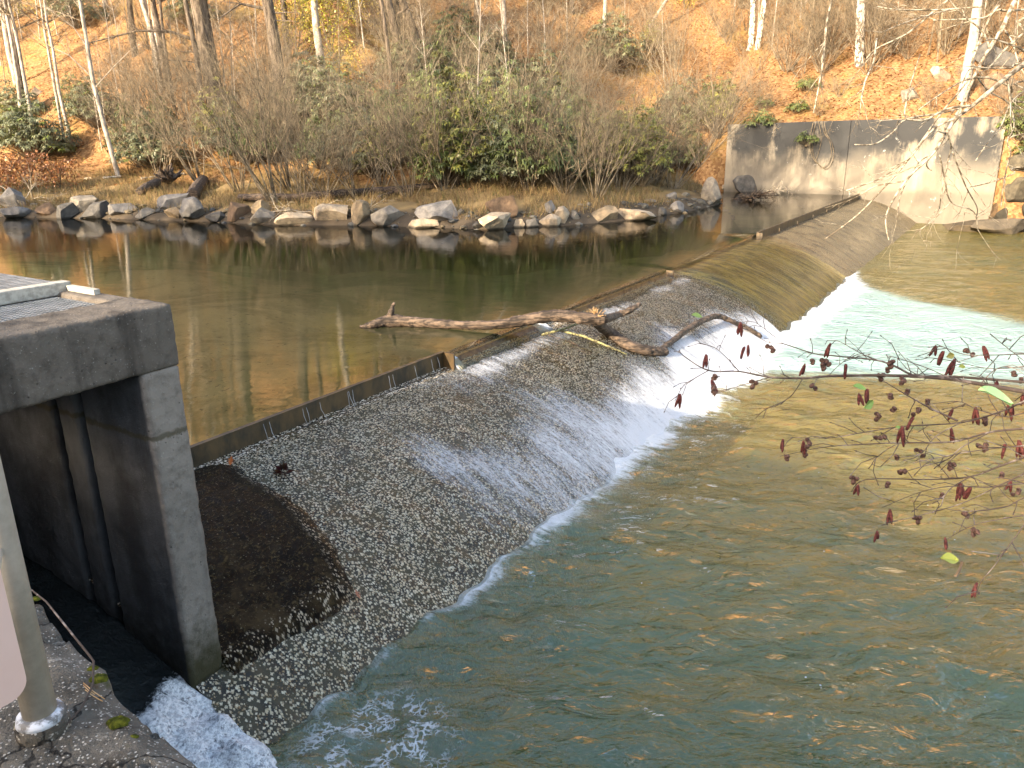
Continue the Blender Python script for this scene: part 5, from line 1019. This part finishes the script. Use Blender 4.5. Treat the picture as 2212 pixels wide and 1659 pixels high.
for i, (pp, d0, d1, w0, w1) in enumerate(B8):
    n = len(pp); P = [atD(*z8(x, y), d0 + (d1 - d0) * k / (n - 1)) for k, (x, y) in enumerate(pp)]
    s = .7234 / 1.736 / 1690 * 1.9 / 2; R = [w0 * s, w1 * s]
    if pp[0][0] == 1576:                            # runs on out of the picture to the trunk
        z_ = min(AT_, key=lambda q: abs(q[2] - (P[0][2] - .15))); v_ = z_ - P[0]; v0 = P[0] - P[1]; v0 = v0 / np.linalg.norm(v0); h1 = P[0] + v0 * .15; P = [z_ * (1 - t) + h1 * t for t in (0, .25, .5, .75)] + [h1] + P; R[0] *= 1.6
    o = twig_mesh('twig', [(P, R)], M_ALDER, ALD, AB, seed=i)
def catkin_mesh(seed, n, L):
    r = random.Random(seed); b = MB()
    for k in range(n):
        t = r.uniform(0, 6.28); d = Vector((math.cos(t) * .28, math.sin(t) * .28, -1)).normalized(); l = L * r.uniform(.75, 1.1); p = Vector((r.uniform(-.003, .003), r.uniform(-.003, .003), 0))
        q = [p]; c = d.copy()
        for j in range(7): c = (c + Vector((0, 0, -.06)) + rvec(r) * .03).normalized(); q.append(q[-1] + c * l / 7)
        b.tube(q, [.0012, .0028, .0034, .0036, .0036, .0034, .0028, .0012], 7)
    return b
def cone_mesh(seed, n):
    r = random.Random(seed); b = MB()
    for k in range(n):
        c = Vector((r.uniform(-.011, .011), r.uniform(-.011, .011), r.uniform(-.012, .006))); d = rvec(r)
        b.tube([Vector((0, 0, 0)), c], [.0007, .0007], 3, False); b.tube([c - d * .008, c - d * .005, c, c + d * .005, c + d * .008], [.002, .0052, .0062, .005, .002], 7)
        for j in range(16):
            q = rvec(r); q = q - d * q.dot(d) * .3; b.tube([c + q * .004, c + q * .0078], [.002, .0004], 3, False)
    return b
km = [catkin_mesh(1, 3, .036).build('catkin', M_CATKIN, ALD, True), catkin_mesh(2, 2, .030).build('catkin', M_CATKIN, ALD, True), catkin_mesh(3, 4, .042).build('catkin', M_CATKIN, ALD, True)]
cm = [cone_mesh(1, 3).build('seed_cone', M_CONE, ALD), cone_mesh(2, 2).build('seed_cone', M_CONE, ALD), cone_mesh(3, 4).build('seed_cone', M_CONE, ALD)]
first = {}
def part_at(lst, k, P, sc, rot):
    o = lst[k]
    if o.name in first: o = o.copy(); COL.objects.link(o); o.parent = ALD
    else: first[o.name] = 1
    o.location = tuple(P - AB); o.scale = (sc,) * 3; o.rotation_euler = (random.uniform(-.25, .25), random.uniform(-.25, .25), rot)
CK = [(105, 150), (140, 265), (575, 260), (445, 365), (650, 365), (720, 515), (765, 495), (1115, 270), (1365, 272), (1215, 340, 2), (1510, 560, 2), (1560, 520), (1325, 590, 2), (1215, 600), (1195, 700), (945, 690, 2), (1005, 640), (1550, 760, 2), (1245, 980, 2), (1515, 970), (1300, 1005), (710, 990), (885, 1120), (335, 755), (430, 765), (1160, 1262), (1335, 1500), (818, 1235), (1475, 780), (1438, 450), (1160, 300)]
CK7 = [(1990, 570), (2015, 740), (1750, 790), (1785, 965), (1570, 1065)]
for i, c in enumerate(CK): part_at(km, c[2] if len(c) > 2 else i % 2, atD(*z8(c[0], c[1]), 1.78 + .02 * (i % 5)), 1.0 if len(c) < 3 else 1.1, i * 1.3)
for i, (x, y) in enumerate(CK7): part_at(km, [1, 0, 0, 2, 2][i], atD(*z7(x, y), 2.1), 1.05, i * 2.1)
CN = [(265, 280), (490, 345), (535, 370), (635, 300), (865, 380), (835, 440), (950, 450), (80, 380), (180, 470), (480, 480), (990, 495), (1060, 510), (1020, 610), (860, 520), (830, 640), (640, 670), (930, 600), (1360, 660), (830, 745), (1250, 800), (1390, 800), (1040, 820), (930, 850), (850, 885), (940, 920), (870, 970), (1200, 900), (860, 1100), (1150, 1045), (1030, 1165), (1270, 1140), (1430, 1190), (1310, 1240), (1540, 1030), (1500, 405), (1425, 265), (1290, 300), (0, 430), (-45, 500), (180, 640), (330, 830), (450, 830), (550, 350), (520, 400), (880, 360), (1350, 790), (1070, 545), (1100, 660), (460, 775), (1460, 940), (700, 960), (735, 410), (1575, 430)]
for i, (x, y) in enumerate(CN):
  if i % 4 != 3: part_at(cm, i % 3, atD(*z8(x, y), 1.80 + .02 * (i % 6)), .85, i * .9)
def bleaf(x, y, L, colr, i, lab, dep=1.8):
    b = MB(); b.col = colr; n = 9; P = atD(*z8(x, y), dep)
    for k in range(n - 1):
        f = lambda t, s_: ((t - .5) * L, s_ * L * .30 * math.sin(math.pi * t) ** .7 * (1 + .06 * math.sin(t * 40)), .12 * L * abs(s_) + .06 * L * math.sin(t * 3))
        t0, t1 = k / (n - 1), (k + 1) / (n - 1); b.quad(f(t0, 0), f(t1, 0), f(t1, 1), f(t0, 1)); b.quad(f(t0, 0), f(t0, -1), f(t1, -1), f(t1, 0))
    o = b.build('leaf', M_LEAF, ALD, col=True); o.location = tuple(P - AB); o.rotation_euler = (.5 + i * .3, .3 - .2 * i, .2 * i); o['label'] = lab
bleaf(720, 492, .032, (.18, .32, .08), 0, 'green leaf'); bleaf(1420, 545, .07, (.25, .42, .20), -.8, 'large pale green leaf', 1.5); bleaf(765, 575, .035, (.22, .36, .08), 3, 'green leaf'); bleaf(1185, 1380, .042, (.38, .42, .08), .4, 'yellow-green leaf', 1.7); bleaf(1228, 1425, .045, (.20, .14, .09), 4, 'curled brown leaf', 1.7); bleaf(925, 700, .018, (.25, .40, .1), 0, 'green leaf'); bleaf(1190, 325, .024, (.32, .30, .08), 2, 'yellow-green leaf'); bleaf(1252, 382, .018, (.30, .34, .07), 1, 'yellow-green leaf')
o = bleaf(-122, 120, .03, (.24, .36, .10), .2, 'green leaf', 2.1)
# lichen covered branches at the upper right
LB = np.array([8.2, 4.2, .4]); LT = thing('lichen_tree', LB, 'bare lichen-speckled tree reaching in from the upper right over the wall', 'tree')
LTP = [LB - [0, 0, 1.6], LB + [.1, 0, 1.5], LB + [0, .1, 3.5], LB + [-.3, .2, 6], LB + [-.5, .3, 8.5]]; q = spline(LTP)
b = MB(); b.tube([Vector(p - LB) for p in q], [.17 - .005 * i for i in range(len(q))], 10); b.build('trunk', M_TWIGL, LT, True)
B3 = [([(2400, 290), (2212, 400), (2080, 500), (1900, 650), (1780, 750), (1650, 950), (1480, 1120), (1360, 1330), (1375, 1486)], 28, 4), ([(2230, -60), (2160, 0), (2080, 170), (2000, 300), (1910, 460), (1830, 640), (1700, 870), (1610, 1010), (1640, 1055)], 30, 5), ([(2060, 30), (1990, 130), (1900, 350), (1860, 500), (1700, 700), (1480, 1010), (1300, 1210), (1170, 1340), (980, 1480)], 15, 5),
 ([(1880, 655), (1790, 662), (1700, 690), (1620, 735), (1560, 745), (1480, 730), (1480, 650), (1510, 520), (1570, 335)], 12, 4), ([(2212, 60), (2060, 60), (1960, 110), (1800, 120), (1650, 125)], 13, 4), ([(1890, 650), (1700, 700), (1480, 740), (1400, 820), (1290, 890), (1165, 895)], 11, 5), ([(1720, 780), (1760, 900), (1740, 1000), (1700, 1200), (1690, 1290)], 10, 4), ([(1690, 960), (1720, 1100), (1760, 1250), (1900, 1310), (1925, 1420)], 8, 4),
 ([(1770, 940), (1850, 1150), (1920, 1280), (1915, 1350)], 8, 4), ([(2260, 500), (2212, 560), (2130, 640), (2060, 800), (1990, 880), (1910, 1000)], 9, 4), ([(1850, -60), (1700, 30), (1500, 200), (1300, 300), (1230, 370)], 12, 5), ([(1030, -50), (1015, 20), (985, 180), (965, 400), (910, 700)], 14, 6), ([(2300, 100), (2212, 200), (2100, 300), (1990, 420), (1880, 425), (1830, 520)], 14, 4), ([(2300, 380), (2130, 420), (1980, 420), (1880, 410)], 12, 5), ([(2260, 640), (2130, 540), (1980, 480), (1840, 500), (1700, 580), (1560, 680)], 12, 5),
 ([(2000, 300), (1960, 200), (1880, 130), (1800, 60), (1720, -40)], 12, 4), ([(1960, 40), (1700, 60), (1440, 60), (1300, 40)], 9, 4), ([(1750, 60), (1600, 100), (1450, 150), (1330, 200)], 7, 3), ([(1830, 640), (1800, 720), (1650, 800), (1520, 960), (1480, 1000), (1310, 1110), (1110, 1180)], 12, 5), ([(1480, 1120), (1300, 1150), (1200, 1200), (1115, 1180)], 8, 4), ([(1640, 960), (1560, 1010), (1450, 1200), (1430, 1330)], 8, 4), ([(2250, 820), (2130, 960), (2085, 1150), (2070, 1280)], 8, 4), ([(2250, 1030), (2150, 1075), (2000, 1130), (1870, 1160)], 7, 4), ([(2130, 640), (2150, 780), (2110, 860)], 7, 4), ([(2080, 170), (2140, 260), (2180, 400), (2230, 470)], 10, 6), ([(1300, 240), (1280, 380), (1230, 500), (1205, 610)], 9, 6), ([(1760, 1250), (1640, 1370), (1540, 1440)], 6, 3), ([(1910, 460), (1990, 560), (2120, 640), (2212, 760)], 9, 4)]
QT = spline(LTP)
for i, (pp, w0, w1) in enumerate(B3):
    n = len(pp); rnd = random.Random(700 + i); d0 = 5.2 + rnd.uniform(-.5, .6); d1 = d0 + rnd.uniform(-.3, .6); P = [atD(*z3(x, y), d0 + (d1 - d0) * k / (n - 1)) for k, (x, y) in enumerate(pp)]
    s = .6058 / 1.736 / 1690 * 5.3 / 2; R = [w0 * s * 1.1, w1 * s * 1.5]
    if pp[0][0] > 2190:
        z_ = min(QT, key=lambda q: abs(q[2] - P[0][2])); P = [z_ * (1 - t) + P[0] * t for t in (0, .25, .5, .75)] + P; R[0] *= 1.5
    b = MB(); Q = spline(P); m_ = len(Q); rad = [R[0] + (R[1] - R[0]) * k / (m_ - 1) for k in range(m_)]; b.tube([Vector(q - LB) for q in Q], rad, 7)
    for k in range(6):                             # little side spurs
        j = rnd.randrange(3, m_); d = Vector(Q[j] - Q[j - 1]).normalized(); grow(b, Vector(Q[j] - LB), d + rvec(rnd) * .9, rnd.uniform(.06, .4), max(rad[j] * .55, .0018), 1, rnd, dict(seg=[.1, .08, .06], wob=[.1, .16, .2], up=[0, -.02, 0], n=[4, 4, 3], ch=[0, 2], t0=[.3, .3], ang=[(.3, .7)] * 2, len=[(.4, .6)] * 2, rr=[.6, .6], rmin=.0015))
    b.build('branch', M_TWIGL, LT, True)

# ------------------------------------------------------------------ woods behind the viewpoint that shade the river
def conifer(seed, H):
    r = random.Random(seed); root = thing('hemlock_tree', (0, 0, 0), 'dense hemlock', 'tree'); b = MB(); b.tube([(0, 0, -.5), (.05, 0, H * .5), (0, 0, H)], [.2, .13, .02], 8); b.build('trunk', M_BARK, root, True); lf = MB()
    for k in range(90):
        z = H * (.12 + .86 * r.random()); R = (H - z) * .32 * r.uniform(.6, 1.15) + .15; t = r.uniform(0, 6.28); d = Vector((math.cos(t), math.sin(t), -.18))
        for j in range(16):
            q = (j + r.random()) / 16; p = Vector((0, 0, z)) + d * R * q; lf.col = tuple(c * r.uniform(.6, 1.2) for c in (.035, .06, .025)); s_ = rvec(r); s_.z *= .25; leaf(lf, p, (d * .5 + s_).normalized(), Vector((0, 0, 1)), r.uniform(.3, .6), r.uniform(.06, .12), .3)
    lf.build('crown', M_LEAF, root, col=True); return root
cp = [conifer(1, 9), conifer(2, 7)]; r = random.Random(77); ci = 0
PERP = np.array([LH[1], -LH[0]])
for i in range(20):
    t = r.uniform(36, 46); q = r.uniform(-52, -21) if i < 11 else r.uniform(1, 22); x, y = (-LH * t + PERP * q); P = (x, y, float(ground_near(np.array(x), np.array(y))))
    if ci < 2: o = cp[ci]; o.location = P
    else: o = dup(cp[ci % 2], P, r.uniform(0, 6), r.uniform(.75, 1.15) if i < 11 else r.uniform(.3, .6))
    tag(o, 'added hemlock on the near ridge shading the alder twigs', 'tree', 'hemlocks on the near ridge'); ci += 1
for i in range(14):
    t = r.uniform(20, 46); q = r.uniform(-45, -17) if i < 9 else r.uniform(-3, 24); x, y = (-LH * t + PERP * q); P = (x, y, float(ground_near(np.array(x), np.array(y))))
    tag(dup(bt[i % 3], P, r.uniform(0, 6), r.uniform(.8, 1.2)), 'bare tree on the near ridge behind the viewpoint', 'tree', 'bare trees on the near ridge')
for x, y, sc in ((-22, 5.5, 1.5), (-25, 2.5, 1.6), (-20, 2.5, 1.4), (-29, 6, 1.6), (-31, 2, 1.5), (-35, 5, 1.5), (-38, 1, 1.6), (-27, -2, 1.5)):
    P = (x, y, float(ground_near(np.array(float(x)), np.array(float(y))))); tag(dup(bt[int(sc * 10) % 3], P, x * .7, sc), 'tall bare tree on the near bank upstream of the intake', 'tree', 'tall bare trees on the near bank')
for q, t, sc in ((-.9, 40, .55), (.5, 41, .5), (1.6, 39, .5)):  # extra unseen hemlocks, added to shade the foreground alder twigs
    x, y = (-LH * t + PERP * q); P = (x, y, float(ground_near(np.array(x), np.array(y)))); tag(dup(cp[0], P, q, sc), 'added hemlock on the near ridge shading the alder twigs', 'tree', 'hemlocks on the near ridge')
